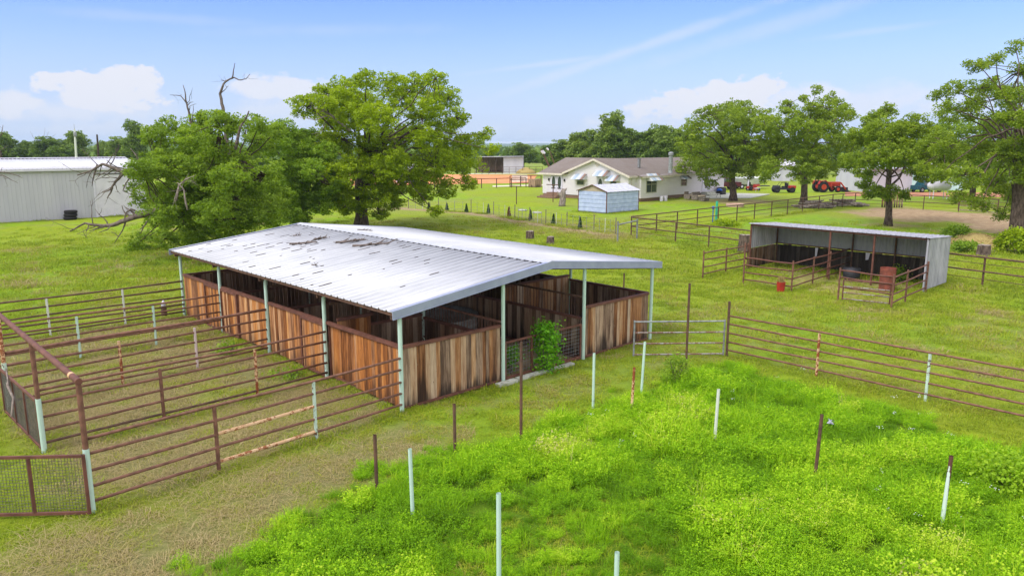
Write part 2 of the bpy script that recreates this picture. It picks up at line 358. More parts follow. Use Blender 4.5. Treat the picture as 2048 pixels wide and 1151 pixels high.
def solo(mb, name, mat, label, cat, loc, group=None, smooth=False):   # one-mesh thing with origin at loc
    loc = loc if len(loc) == 3 else (*loc, 0)
    o = bpy.data.objects.new(name, mb.mesh(name, mat, loc, smooth)); o.location = loc; COL.objects.link(o); return tag(o, label, cat, group)
def struct(o, label=None):
    o['kind'] = 'structure'
    if label: o['label'] = label
    return o
def rnd(a=0, b=1): return random.uniform(a, b)

# ------------------------------------------------------------------ numpy noise
_P = RNG.random((256, 256))
def vnoise(x, y):
    xi, yi = np.floor(x).astype(int), np.floor(y).astype(int); fx, fy = x - xi, y - yi
    fx = fx * fx * (3 - 2 * fx); fy = fy * fy * (3 - 2 * fy); h = lambda a, b: _P[a & 255, b & 255]
    return (h(xi, yi) * (1 - fx) + h(xi + 1, yi) * fx) * (1 - fy) + (h(xi, yi + 1) * (1 - fx) + h(xi + 1, yi + 1) * fx) * fy
def fbm(x, y, o=4):
    r = 0; a = .5; t = 0
    for k in range(o): r = r + a * vnoise(x * 2 ** k + 17 * k, y * 2 ** k + 5 * k); t += a; a *= .5
    return r / t
def sstep(x, a, b):
    t = np.clip((x - a) / (b - a), 0, 1); return t * t * (3 - 2 * t)
def poly_sd(x, y, poly):                                 # signed distance, positive inside
    P = np.array(poly); d = np.full(x.shape, 1e9); ins = np.zeros(x.shape, bool)
    for i in range(len(P)):
        a, b = P[i], P[(i + 1) % len(P)]; e = b - a
        t = np.clip(((x - a[0]) * e[0] + (y - a[1]) * e[1]) / (e @ e), 0, 1)
        d = np.minimum(d, np.hypot(x - a[0] - t * e[0], y - a[1] - t * e[1]))
        c = ((a[1] > y) != (b[1] > y)) & (x < (b[0] - a[0]) * (y - a[1]) / (b[1] - a[1] + 1e-12) + a[0]); ins ^= c
    return np.where(ins, d, -d)
WEED = [G(*p) for p in [(300, 1190), (420, 1130), (560, 1050), (690, 985), (790, 935), (880, 895), (950, 885), (1050, 868), (1110, 845), (1180, 828), (1250, 800), (1340, 765), (1375, 735), (1440, 728), (1520, 745), (1600, 772), (1700, 800), (1790, 832), (1880, 862), (1960, 880), (2060, 905), (2300, 960), (2300, 1500), (300, 1500)]]
def weed_mask(x, y): return sstep(poly_sd(x, y, WEED) + (fbm(x * 1.3, y * 1.3) - .5) * 1.8, -.45, .65)
ALT = [(G(a, b)) for a, b in [(1690, 420), (1760, 414), (1900, 420), (2120, 440), (2160, 478), (1985, 462), (1890, 446), (1780, 440), (1700, 432)]]
HAYP = G(1955, 488)
def masks(x, y):
    n1 = fbm(x * .35, y * .35); n2 = fbm(x * 1.1 + 9, y * 1.1); n3 = fbm(x * .09 + 3, y * .09)
    w = weed_mask(x, y)
    pen = sstep(poly_sd(x, y, [(-6.9, -.6), (-.1, -.2), (-.1, 13.6), (-6.9, 13.6)]), -.5, .6)
    ll = sstep(poly_sd(x, y, [(-14, -.5), (-12, -16), (-3.5, -8), (-.5, -2.5), (-.3, -.7), (-6.5, -.9)]), -.8, .8)
    side = sstep(poly_sd(x, y, [(-.5, -.6), (-2.5, -4.5), (8, -4.5), (9.3, -1), (8.5, -.6)]), -.6, .8)
    mow_r = sstep(poly_sd(x, y, [(9.2, 1), (9.2, -14), (14, -14), (24, -9), (22, -3), (13, 3)]), -1.5, 2)
    dry = np.maximum.reduce([pen * (.62 + .6 * sstep(n2, .36, .56)), ll * (.7 + .45 * sstep(n1, .3, .6)), side * (.05 + .55 * sstep(n2, .42, .65)), mow_r * (.12 + .4 * sstep(n2, .42, .65))])
    dry = np.maximum(dry, .55 * sstep(n2, .52, .70) * sstep(n3, .40, .58)); dry = np.maximum(dry, .28 * sstep(fbm(x * .16 + 40, y * .16), .50, .68))
    inbarn = sstep(poly_sd(x, y, [(0, 0), (9.34, 0), (9.34, 13.37), (0, 13.37)]), -.1, .2)
    wl = [(33.4, 48), (34.3, 42), (34.9, 38.6), (34.6, 35.6), (33.7, 32), (32.9, 29.2), (32.2, 26.8), (31.9, 24.2), (31.5, 21.2), (30.8, 18.6), (29.6, 18.4), (30.0, 21), (30.6, 24.2), (31, 27), (31.6, 29.6), (32.4, 32.6), (33.3, 36), (33.4, 38.6), (32.8, 42), (31.6, 48)]
    sdw = poly_sd(x, y, wl)
    dirt = sstep(sdw + (n2 - .5) * 1.2, -.3, .45) * .8
    dry = np.maximum(dry, sstep(sdw, -5, .5) * (.25 + .6 * sstep(n1, .35, .65)))
    dirt = np.maximum(dirt, sstep(poly_sd(x, y, ALT) + (n1 - .5) * 7, -1.6, 1.6))
    hp = np.hypot(x - HAYP[0], y - HAYP[1]); dirt = np.maximum(dirt, .75 * sstep(3.8 - hp + (n2 - .5) * 3, -.6, 1.2))
    sh = sstep(poly_sd(x, y, [(20.6, -3), (26.6, -3.1), (26.6, 4.6), (24.4, 4.6), (20.6, 2.6)]) + (n2 - .5) * 1.6, -.3, 1.0); dirt = np.maximum(dirt, sh * .55)
    t3 = G(1776, 450); dirt = np.maximum(dirt, .7 * sstep(2.6 - np.hypot(x - t3[0], y - t3[1]) + (n2 - .5) * 3, 0, 1.5))
    t1 = G(1466, 402); dirt = np.maximum(dirt, .7 * sstep(5.5 - np.hypot((x - t1[0]), (y - t1[1])) + (n1 - .5) * 5, 0, 3))
    dirt = np.maximum(dirt, inbarn)
    lush = sstep(poly_sd(x, y, [(30.6, 16.8), (29.9, 10), (28.6, 5), (45, 4), (56, 11), (58, 17.6), (40, 17.8)]) + (n1 - .5) * 5, -.5, 2)
    lush = np.maximum(lush * .75, .45 * sstep(n3, .52, .62))
    far = sstep(np.hypot(x - CAM[0], y - CAM[1]), 90, 240)
    return w, np.clip(dry, 0, 1) * (1 - w), np.clip(dirt, 0, 1) * (1 - w), np.clip(lush, 0, 1), far

# ------------------------------------------------------------------ ground
def hgt(x, y):
    d = np.hypot(x - CAM[0], y - CAM[1])
    return (fbm(x * .8, y * .8, 3) - .5) * .05 * sstep(d, 3, 8) * (1 - sstep(d, 30, 60))
yaw_dir = math.atan2(FWD[1], FWD[0])
angs = np.concatenate([np.linspace(-.80, .80, 520), np.linspace(.83, 2 * math.pi - .83, 70)]) + yaw_dir
rad = np.concatenate([[0.5], np.exp(np.linspace(math.log(3), math.log(200), 620)), np.exp(np.linspace(math.log(205), math.log(9000), 60))])
RR, AA = np.meshgrid(rad, angs, indexing='ij'); X = CAM[0] + RR * np.cos(AA); Y = CAM[1] + RR * np.sin(AA); Z = hgt(X, Y) - .01
nr, na = X.shape
me = bpy.data.meshes.new('ground'); V = np.stack([X, Y, Z], -1).reshape(-1, 3)
ii, jj = np.meshgrid(np.arange(nr - 1), np.arange(na), indexing='ij'); j2 = (jj + 1) % na
Fq = np.stack([ii * na + jj, (ii + 1) * na + jj, (ii + 1) * na + j2, ii * na + j2], -1).reshape(-1, 4)
me.vertices.add(len(V)); me.vertices.foreach_set('co', V.astype(np.float32).ravel()); me.loops.add(Fq.size); me.loops.foreach_set('vertex_index', Fq.astype(np.int32).ravel())
me.polygons.add(len(Fq)); me.polygons.foreach_set('loop_start', np.arange(0, Fq.size, 4, dtype=np.int32)); me.polygons.foreach_set('loop_total', np.full(len(Fq), 4, np.int32)); me.update(calc_edges=True)
me.polygons.foreach_set('use_smooth', [True] * len(Fq))
for nm, arr in zip(('weed', 'dry', 'dirt', 'lush', 'far'), masks(X, Y)):
    a = me.attributes.new(nm, 'FLOAT', 'POINT'); a.data.foreach_set('value', arr.astype(np.float32).ravel())
t = NT('grassy ground', .95, 0, .1); P = t.coord('World')
GR_A, GR_B, GR_L = (.290, .360, .018), (.205, .280, .012), (.215, .400, .010)
GR_DRY, GR_DRY2 = (.270, .250, .105), (.200, .195, .075)
fine = t.noise(P, 16, 6, .75); mid = t.noise(P, 1.7, 5, .6); big = t.noise(P, .22, 4); vfine = t.noise(P, 70, 3, .7)
streak = t.noise(t.coord('World', (1, .25, 1), (0, 0, .9)), 2.2, 5, .6)
c = t.mix(t.step(t.math('ADD', t.math('MULTIPLY', fine, .55), t.math('MULTIPLY', mid, .45)), .36, .62), GR_B, GR_A)
c = t.mix(t.math('MULTIPLY', t.step(big, .45, .62), .45), c, (.26, .33, .045))
c = t.mix(t.math('MULTIPLY', t.step(streak, .5, .66), .35), c, (.15, .27, .015))
c = t.mix(t.attr('lush').outputs['Fac'], c, t.mix(t.step(mid, .35, .6), (.13, .31, .01), GR_L))
c = t.mix(t.attr('far').outputs['Fac'], c, (.20, .27, .04))
c = t.mix(t.attr('weed').outputs['Fac'], c, (.11, .2, .012))  # darker ground colour paints shade between the weed clumps
c = t.mix(t.attr('dry').outputs['Fac'], c, t.mix(t.step(fine, .35, .65), GR_DRY2, GR_DRY))
c = t.mix(t.attr('dirt').outputs['Fac'], c, t.mix(t.step(t.math('ADD', t.math('MULTIPLY', fine, .4), t.math('MULTIPLY', mid, .6)), .35, .65), (.29, .19, .115), (.44, .33, .21)))
c = t.mix(.6, c, t.ramp(vfine, [(.3, (.55, .55, .5)), (.7, (1.25, 1.25, 1.2))]), 'MULTIPLY')
t.col(c); t.bump(t.math('ADD', fine, vfine), .8, .05)
me.materials.append(t.m)
ground = bpy.data.objects.new('ground', me); COL.objects.link(ground); struct(ground, 'wide green pasture with mown, dry and bare patches')

# arena of orange soil (a sheet) and pale path
def sheet(name, poly, z, mat, label):
    m = MB(); m.add([(x, y, z) for x, y in poly], [tuple(range(len(poly)))]); o = m.build(name, mat); return struct(o, label)
ORSOIL = M_simple('orange arena soil', lin(206, 144, 98), lin(190, 120, 74), .6, 1, 0, .1)
PALE = M_simple('pale gravel', lin(206, 200, 180), lin(186, 176, 150), .9, 1, 0, .1)
sheet('arena_soil', [G(700, 371), G(1062, 366), G(1075, 350), G(700, 348)], .02, ORSOIL, 'flat orange soil of the riding arena')
sheet('gravel_path', [G(985, 374), G(1100, 371), G(1100, 368.6), G(985, 371.5)], .03, PALE, 'narrow pale path in front of the arena')
sheet('gravel_lane', [G(935, 348.6), G(1085, 348), G(1085, 346.4), G(935, 347)], .04, PALE, 'pale lane beyond the arena')
sheet('red_soil', [G(1690, 392), G(2200, 396), G(2200, 386), G(1690, 384)], .02, M_simple('reddish yard soil', lin(176, 122, 92), lin(150, 104, 78), .8, 1), 'reddish bare yard under the far trees')
pt = MB(); a, b, c2, d2 = G(1385, 398), G(1500, 397), G(1540, 389), G(1415, 386)
pt.prism([(*a, .01), (*b, .01), (*c2, .01), (*d2, .01)], (0, 0, .08)); struct(pt.build('patio_slab', CONC), 'concrete patio slab beside the house door')

# ------------------------------------------------------------------ foliage helpers
def leaf_quads(centers, size, rng, up=.35):
    n = len(centers); d = rng.normal(size=(n, 3)); d[:, 2] = np.abs(d[:, 2]) + up; d /= np.linalg.norm(d, axis=1)[:, None]
    a = np.cross(d, rng.normal(size=(n, 3))); a /= np.linalg.norm(a, axis=1)[:, None] + 1e-9; b = np.cross(d, a)
    s = size * rng.uniform(.6, 1.35, n)[:, None]
    return np.stack([centers - a * s * .55, centers - b * s * .38 + d * s * .08, centers + a * s * .55, centers + b * s * .38 + d * s * .08], 1)
def crown_mesh(mb, lobes, rng, puff_r=.5, per_m3=2.2, leaves=60, leaf=.16, flat=.75, hang=0.0):
    """lobes: (x,y,z,r); puffs of leaves packed mostly near each lobe's skin"""
    tips = []
    for (x, y, z, r) in lobes:
        n = max(4, int(per_m3 * 4.4 * (r / puff_r) ** 2) + 3)
        d = rng.normal(size=(n, 3)); d /= np.linalg.norm(d, axis=1)[:, None]
        rr = r * rng.uniform(.12, 1, n) ** .45 * np.where(rng.random(n) < .10, rng.uniform(1.1, 1.32, n), 1)
        p = np.array([x, y, z]) + d * rr[:, None] * np.array([1, 1, flat])
        if len(tips) < 100000: tips.append(p[:: 3])
        for q in p:
            pr = puff_r * rng.uniform(.55, 1.25); k = int(leaves * (pr / puff_r) ** 1.5)
            e = rng.normal(size=(k, 3)); e /= np.linalg.norm(e, axis=1)[:, None]
            cc = q + e * (pr * rng.uniform(.2, 1, k) ** .5)[:, None] * np.array([1, 1, .6])
            base = rng.uniform(.2, .8)
            mb.quads(leaf_quads(cc, leaf, rng), np.clip(base + rng.normal(0, .13, k) + e[:, 2] * .05, 0, 1))
    return np.concatenate(tips)
def wob(p, q, rng, n=6, amp=.12):
    p, q = np.array(p, float), np.array(q, float); L = np.linalg.norm(q - p); t_ = np.linspace(0, 1, n)[:, None]
    o = np.cumsum(rng.normal(size=(n, 3)), 0) * amp * L / n; o = o - o[0] - (o[-1] - o[0]) * t_
    return p + (q - p) * t_ + o
def limbs(mb, base, top, r, lobes, tips, rng, sub=1.0, lean=None):
    tr = wob(base, top, rng, 7, .08); tr[0, 2] = -.05
    rr = [r * 1.35] + [r * (1 - .35 * i / 6) for i in range(1, 7)]; mb.tube(tr, rr, 12)
    base, top = np.array(base, float), np.array(top, float); H = top[2]
    for l in lobes:
        c = np.array(l[:3]); k = rng.uniform(.55, 1.0); s0 = base + (top - base) * k
        midp = s0 + (c - s0) * .45 + np.array([0, 0, .12 * np.linalg.norm(c - s0)])
        a = wob(s0, midp, rng, 4, .15); b = wob(midp, c, rng, 4, .2); path = np.concatenate([a, b[1:]])
        r0 = min(r * .42, .045 + .04 * l[3]) * rng.uniform(.8, 1.2); mb.tube(path, np.linspace(r0, r0 * .3, len(path)), 7)
    if tips is not None and sub:
        for tpt in tips[rng.random(len(tips)) < sub]:
            l = min(lobes, key=lambda q: (q[0] - tpt[0]) ** 2 + (q[1] - tpt[1]) ** 2 + (q[2] - tpt[2]) ** 2)
            mb.tube(wob(l[:3], tpt, rng, 4, .2), [.035, .028, .02, .01], 4, False)
def px_lobes(pxl, D, rng, depth):
    out = []
    for (x, y, r) in pxl:
        dd = D + rng.uniform(-1, 1) * depth * (1 if r < 45 else .8); p = at_depth(x, y, dd); out.append((p[0], p[1], p[2], r / F_PX * dd * 1.03))
    return out
def depth_of(b): return (b[0] - CAM[0]) * FWD[0] + (b[1] - CAM[1]) * FWD[1]

def big_tree(name, label, base_px, top_px, r, pxl, leafm, barkm, seed, depth, leaves=60, leaf=.16, puff=.5, per=2.2, sub=.5, back=True, front=()):
    rng = np.random.default_rng(seed); b = G(*base_px); D = depth_of(b)
    root = thing(name, label, 'tree', b)
    L = px_lobes(pxl, D, rng, depth)
    cen = np.mean([q[:3] for q in L], 0)
    def pull(q, o, k): p = cen + (np.array(q[:3]) - cen) * k + FWD * o; return (p[0], p[1], p[2], q[3] * .9)
    L2 = L + ([pull(q, depth * .8, .85) for q in L[::3]] + [pull(q, -depth * .8, .78) for q in L[1::2] if q[3] > .8] if back else [])
    for (x, y, q) in front: p = at_depth(x, y, D - depth * .8); L2.append((p[0], p[1], p[2], q / F_PX * D))
    m = MB(); tips = crown_mesh(m, L2, rng, puff, per, leaves, leaf); m.build('crown', leafm, root)
    w = MB(); limbs(w, (*b, 0), at_depth(*top_px, D), r, L, tips, rng, sub); w.build('trunk', barkm, root, True)
    return root, D, rng

OAK = [(608, 212, 30), (640, 190, 26), (655, 238, 34), (690, 178, 34), (735, 158, 27), (700, 225, 42), (782, 172, 32), (760, 225, 42), (830, 172, 34), (872, 155, 22), (850, 222, 42), (895, 195, 26), (912, 236, 26),
       (880, 275, 38), (820, 275, 44), (760, 288, 42), (690, 280, 38), (642, 285, 30), (940, 285, 26), (970, 268, 16), (984, 300, 15), (930, 325, 34), (870, 330, 42), (800, 335, 38), (735, 345, 34), (935, 368, 20), (890, 378, 26), (840, 388, 26),
       (868, 422, 14), (780, 395, 32), (722, 400, 30), (670, 360, 36), (690, 415, 26), (645, 405, 28), (760, 428, 18), (850, 355, 26)]
_, D, rng = big_tree('oak_tree', 'largest bright green oak with a broad uneven crown just behind the white barn roof', (722, 456), (725, 300), .48, OAK, LEAF_OAK, BARK, 3, 4.2, 40, .13, .32, 1.05, .3, front=[(740, 345, 34), (700, 330, 34), (780, 350, 34), (690, 390, 30), (750, 395, 30)])
def deadlimb(mb, D, pts, r0, r1, rng, twig=.5, dd=0, nt=None):
    P_ = np.array([at_depth(x, y, D + dd) for x, y in pts]); n = len(P_)
    # densify
    q = [P_[0]]
    for i in range(n - 1):
        s = wob(P_[i], P_[i + 1], rng, 4, .12); q.extend(s[1:])
    q = np.array(q); mb.tube(q, np.linspace(r0, r1, len(q)), 7)
    for i in range(2, len(q) - 1):
        if rng.random() < twig:
            d = q[i + 1] - q[i]; d /= np.linalg.norm(d); e = rng.normal(size=3); e = e - d * (e @ d) * .6; e /= np.linalg.norm(e)
            L = rng.uniform(.3, 1.1) * (1.2 if r0 > .06 else .7); t2 = q[i] + e * L + d * L * .4; rr = np.interp(i, [0, len(q)], [r0, r1]) * .4
            tp = wob(q[i], t2, rng, 5, .25); mb.tube(tp, np.linspace(rr, rr * .3, 5), 5)
            if rng.random() < .7:
                f = rng.normal(size=3); f /= np.linalg.norm(f); mb.tube(wob(tp[3], tp[3] + f * L * .45, rng, 4, .25), np.linspace(rr * .5, rr * .2, 4), 4)
root = bpy.data.objects['oak_tree']
dm = MB(); deadlimb(dm, D - 4.5, [(700, 262), (668, 235), (648, 222), (628, 216)], .10, .03, rng, .6); deadlimb(dm, D - 4.5, [(650, 222), (640, 195), (628, 178)], .04, .012, rng, .5); deadlimb(dm, D - 4.5, [(655, 232), (630, 240), (600, 236)], .04, .012, rng, .5)
deadlimb(dm, D - 4.5, [(650, 250), (640, 265), (622, 268)], .03, .01, rng, .5)
dm.build('dead_limb', DEADWOOD, root, True)

LT = [(308, 272, 28), (348, 255, 30), (400, 245, 20), (430, 232, 18), (520, 250, 20), (552, 262, 20), (390, 280, 38), (440, 255, 32), (462, 238, 18), (500, 248, 24), (520, 278, 34), (318, 325, 36), (360, 325, 44), (420, 322, 46), (480, 312, 42), (322, 385, 36), (365, 382, 44), (420, 382, 46), (480, 380, 46), (530, 350, 42),
      (318, 437, 32), (365, 432, 40), (430, 440, 42), (490, 432, 38), (545, 410, 36), (285, 480, 24), (330, 478, 26), (380, 478, 24), (313, 502, 14), (268, 494, 14), (430, 478, 28), (284, 345, 14), (410, 235, 14)]
_, D, rng = big_tree('oak_tree', 'dark green dense oak with bare dead snags on top and dead limbs on its left', (470, 512), (465, 330), .42, LT, LEAF_LT, BARK_DK, 5, 3.6, 40, .105, .27, 1.15, .2, front=[(425, 300, 36), (470, 345, 44), (430, 370, 46), (480, 400, 46), (420, 430, 44), (465, 455, 40), (515, 425, 40), (390, 350, 42), (350, 400, 40), (390, 460, 34), (340, 335, 36)])
root = COL.objects[-3] if COL.objects[-3].type == 'EMPTY' else [o for o in COL.objects if o.type == 'EMPTY'][-1]
dm = MB(); pm = MB()
deadlimb(dm, D, [(462, 330), (452, 270), (446, 215), (440, 188), (447, 168), (460, 158)], .12, .035, rng, .3)
deadlimb(dm, D, [(460, 158), (468, 155), (478, 160), (492, 158), (500, 148)], .045, .012, rng, .35)
deadlimb(dm, D, [(464, 157), (467, 140), (470, 126)], .04, .012, rng, .5); deadlimb(dm, D, [(460, 158), (450, 162), (442, 160)], .03, .01, rng, .3)
deadlimb(dm, D, [(410, 310), (392, 262), (380, 240), (375, 215), (371, 190), (366, 170)], .10, .015, rng, .2); deadlimb(dm, D, [(372, 205), (362, 192), (340, 190)], .035, .01, rng, .3); deadlimb(dm, D, [(374, 212), (380, 205), (387, 204)], .03, .01, rng, .2)
deadlimb(dm, D, [(470, 300), (480, 255), (498, 222)], .10, .03, rng, .2)
deadlimb(pm, D - 5.2, [(375, 420), (368, 380), (355, 365)], .05, .02, rng, .9); deadlimb(pm, D - 5.2, [(352, 402), (358, 370), (372, 358), (392, 350)], .05, .012, rng, .9); deadlimb(pm, D - 5.2, [(358, 375), (350, 395), (345, 412)], .03, .01, rng, .9)
deadlimb(dm, D - 1.5, [(400, 395), (330, 345), (280, 347), (245, 345), (225, 335), (205, 328), (185, 340), (155, 350)], .17, .03, rng, .8)
deadlimb(dm, D - 1.5, [(248, 346), (232, 362), (222, 378), (205, 385)], .09, .02, rng, .6); deadlimb(dm, D - 1.5, [(195, 330), (188, 350), (184, 372)], .06, .015, rng, .6); deadlimb(dm, D - 1.5, [(225, 375), (218, 390), (214, 396)], .05, .02, rng, .3); deadlimb(dm, D - 1.5, [(262, 350), (250, 370), (246, 382), (262, 388)], .04, .012, rng, .7)
deadlimb(dm, D - 1.5, [(400, 430), (330, 420), (285, 430), (252, 440), (225, 450), (195, 450), (170, 446), (140, 462)], .2, .03, rng, .8); deadlimb(dm, D - 1.5, [(290, 428), (262, 418), (252, 425), (250, 440)], .06, .03, rng, .6); deadlimb(dm, D - 1.5, [(215, 451), (190, 458), (178, 462)], .05, .015, rng, .6)
dm.build('dead_limb', DARKWOOD, root, True); pm.build('bleached_limb', DEADWOOD, root, True)
LT2 = [(570, 257, 24), (615, 272, 24), (652, 302, 26), (676, 350, 18), (668, 402, 20), (560, 278, 32), (600, 300, 33), (640, 335, 32), (662, 372, 20), (590, 345, 42), (620, 385, 38), (575, 398, 38), (638, 412, 26), (600, 438, 24), (552, 435, 28), (660, 342, 18), (530, 270, 22)]
big_tree('oak_tree', 'fresh green rounded young oak between the dark dense oak and the largest oak', (612, 470), (605, 380), .2, LT2, LEAF_LT2, BARK, 8, 2.5, 42, .115, .29, 1.35, .2)
T1 = [(1395, 255, 28), (1440, 232, 32), (1490, 228, 33), (1530, 238, 28), (1382, 300, 30), (1432, 282, 38), (1490, 282, 40), (1538, 285, 32), (1372, 332, 20), (1410, 335, 28), (1452, 338, 28), (1500, 332, 32), (1422, 368, 12), (1535, 330, 24), (1412, 225, 18), (1462, 212, 16), (1365, 285, 16)]
big_tree('oak_tree', 'broad spreading oak shading the right end of the white house, with stout trunk', (1466, 401), (1466, 320), .40, T1, LEAF_R, BARK, 11, 4.5, 38, .17, .42, 1.0, .3)
T2 = [(1632, 180, 10), (1664, 196, 12), (1628, 212, 20), (1672, 215, 22), (1585, 235, 27), (1555, 252, 22), (1698, 228, 14), (1610, 262, 32), (1660, 255, 32), (1562, 300, 32), (1620, 308, 36), (1680, 290, 27), (1545, 335, 22), (1600, 348, 26), (1650, 338, 26), (1532, 358, 14), (1690, 330, 18), (1575, 212, 14), (1640, 235, 20)]
big_tree('oak_tree', 'tall thin-topped oak standing in front of the red tractor, ragged upper crown', (1606, 414), (1612, 270), .34, T2, LEAF_R, BARK, 12, 3.6, 38, .165, .39, 1.05, .4)
T3 = [(1775, 222, 18), (1740, 240, 18), (1720, 272, 26), (1770, 262, 38), (1828, 252, 32), (1868, 272, 25), (1710, 322, 20), (1760, 312, 36), (1820, 312, 38), (1880, 312, 27), (1730, 345, 20), (1850, 348, 26), (1892, 342, 18), (1778, 385, 18), (1808, 388, 14), (1755, 382, 18), (1740, 390, 12)]
big_tree('oak_tree', 'round crowned oak with slim straight trunk in the bare paddock behind the metal loafing shed', (1776, 451), (1780, 330), .27, T3, LEAF_R, BARK, 13, 3.0, 44, .14, .35, 1.5, .3)
T4 = [(2030, 92, 16), (1992, 116, 16), (1952, 128, 18), (2042, 142, 22), (1905, 178, 24), (1960, 178, 26), (2010, 190, 24), (1872, 192, 12), (1890, 214, 16), (1940, 222, 26), (2000, 240, 28), (2045, 240, 30), (1900, 292, 30), (1960, 298, 34), (2020, 310, 34), (1882, 350, 20), (1930, 350, 30), (1990, 370, 32), (2040, 380, 30), (1912, 392, 20), (1962, 412, 18), (2005, 428, 18), (2045, 440, 18), (2090, 110, 30), (2100, 170, 38), (2110, 250, 45), (2100, 340, 45), (2110, 420, 30), (2150, 300, 40), (2070, 70, 16)]
big_tree('oak_tree', 'tallest oak at the right edge, with heavy pale trunk and open upper crown', (2037, 484), (2040, 250), .47, T4, LEAF_R, BARK, 14, 3.6, 42, .12, .34, 1.1, .4)
T5 = [(1900, 262, 32), (1950, 255, 34), (1995, 262, 34), (1920, 310, 36), (1975, 318, 38), (2030, 300, 34), (1940, 355, 26), (2000, 355, 28), (1880, 300, 26)]
big_tree('oak_tree', 'dense dark oak filling the gap behind the tallest right-edge oak', (1945, 405), (1945, 330), .35, T5, LEAF_LT, BARK_DK, 15, 4.0, 40, .19, .45, .9, 0)

# ---- background trees: a few shapes, copied
protos = []
for k in range(4):
    rng = np.random.default_rng(40 + k); m = MB(); L = []
    for _ in range(14):
        a = rng.uniform(0, 6.28); q = rng.uniform(0, 2.6) ** 1.0; L.append((q * math.cos(a), q * math.sin(a), rng.uniform(2.2, 7.6 - q * .9), rng.uniform(1.0, 1.9)))
    if k == 3: L = [(x * .6, y * .6, z * 1.15, r * .75) for x, y, z, r in L]
    tips = crown_mesh(m, L, rng, .5, 1.2, 40, .24); cm = m.mesh('crown', LEAF_BG); top_h = float(np.percentile(np.concatenate(m.v)[:, 2], 99.3))
    w = MB(); limbs(w, (0, 0, 0), (0, 0, 5), .28, L[:8], tips, rng, .0); tm = w.mesh('trunk', BARK_DK, smooth=True); protos.append((cm, tm, top_h))
BGT = [  # px, base py, top py, width scale, label
 (14, 346, 268, 1.0, 'leafy tree at the far left edge above the grey metal building'), (62, 345, 284, 1.0, 'low dark tree second from the left above the grey metal building'), (112, 346, 276, 1.25, 'wide olive tree above the grey metal building left of the pale utility pole'),
 (158, 343, 266, 1.1, 'rounded green tree rising behind the pale utility pole'), (215, 343, 284, 1.0, 'small dark tree just right of the brown utility pole'), (252, 347, 276, 1.0, 'yellow green tree above the right end of the grey metal building'), (283, 350, 244, .8, 'thin taller tree at the left side of the dead-limbed oak'),
 (330, 346, 288, 1.1, 'far tree glimpsed behind the left side of the dead-limbed oak'), (420, 344, 286, 1.2, 'far tree glimpsed behind the middle of the dead-limbed oak'), (520, 345, 288, 1.1, 'far tree glimpsed behind the right side of the dead-limbed oak'), (610, 344, 292, 1.1, 'far tree behind the left side of the largest oak'), (850, 344, 292, 1.1, 'far tree behind the right side of the largest oak'), (905, 342, 296, 1.1, 'dark far tree left of the open pole barn'),
 (975, 338, 296, 1.0, 'far tree right behind the open pole barn'), (1046, 340, 287, 1.15, 'rounded bluish green tree right of the white barn sheeting'), (1098, 342, 290, 1.0, 'tree behind the rusty leaning mast'), (1020, 334, 297, .9, 'small distant tree right above the pole barn roof'),
 (1132, 352, 282, 1.1, 'tree behind the left end of the white house'), (1165, 354, 264, 1.1, 'mid height tree above the gable of the white house'), (1212, 356, 228, 1.0, 'tallest pointed tree behind the white house'), (1248, 355, 254, 1.0, 'tree just right of the tallest one behind the house'), (1285, 356, 264, 1.0, 'tree behind the roof vent of the house'), (1322, 357, 254, 1.0, 'tree behind the chimney of the house'), (1362, 357, 262, 1.0, 'tree behind the right end of the house roof'),
 (1400, 352, 276, 1.1, 'background tree behind the left of the broad spreading oak'), (1560, 348, 288, 1.2, 'background tree beyond the dark utility cart'), (1640, 348, 290, 1.2, 'background tree beyond the red tractor'), (1715, 346, 286, 1.1, 'background tree left of the white tin building'), (1790, 346, 284, 1.2, 'background tree beyond the white tin building'), (1860, 346, 280, 1.2, 'background tree beyond the white propane tank'), (1925, 346, 282, 1.2, 'background tree beyond the far paddock gate'), (2010, 346, 276, 1.2, 'background tree at the far right beyond the paddock')]
for i, (px, by, ty, ws, lab) in enumerate(BGT):
    b = G(px, by); D = depth_of(b); hh = at_depth(px, ty, D)[2]; k = 3 if ws < .9 or i in (19,) else i % 3; cm, tm, ph = protos[k]
    r = thing('background_tree', lab, 'tree', b, 'trees behind the house and buildings'); sc = hh / ph; r.scale = (sc * ws * 1.05, sc * ws * 1.05, sc); r.rotation_euler = (0, 0, i * 2.1)
    for nm, md in (('crown', cm), ('trunk', tm)):
        o = bpy.data.objects.new(nm, md); COL.objects.link(o); o.parent = r
# bare thin tree tops by the left
m = MB(); rng = np.random.default_rng(60); b = G(75, 346); D = depth_of(b)
deadlimb(m, D, [(80, 346), (84, 300), (78, 270)], .14, .03, rng, .9)
for e in [(60, 262), (98, 262), (112, 268), (70, 272), (90, 255)]: deadlimb(m, D, [(82, 300), ((82 + e[0]) / 2, 280), e], .06, .012, rng, 1.0)
solo(m, 'bare_tree', DARKWOOD, 'leafless thin tree poking above the olive tree on the left', 'tree', b, None, True)
m = MB(); b = G(-30, 470); D = depth_of(b)
deadlimb(m, D, [(-30, 470), (-34, 400), (-30, 340), (-14, 290), (-2, 262)], .2, .04, rng, .5); deadlimb(m, D, [(-32, 370), (-5, 345), (15, 345), (32, 350), (45, 356)], .05, .012, rng, .7); deadlimb(m, D, [(-32, 360), (5, 350), (20, 358), (36, 366)], .04, .01, rng, .7); deadlimb(m, D, [(-14, 290), (4, 268), (6, 250)], .05, .012, rng, .9)
solo(m, 'bare_tree', DARKWOOD, 'leafless tree at the left edge whose twigs hang before the grey wall', 'tree', b, None, True)
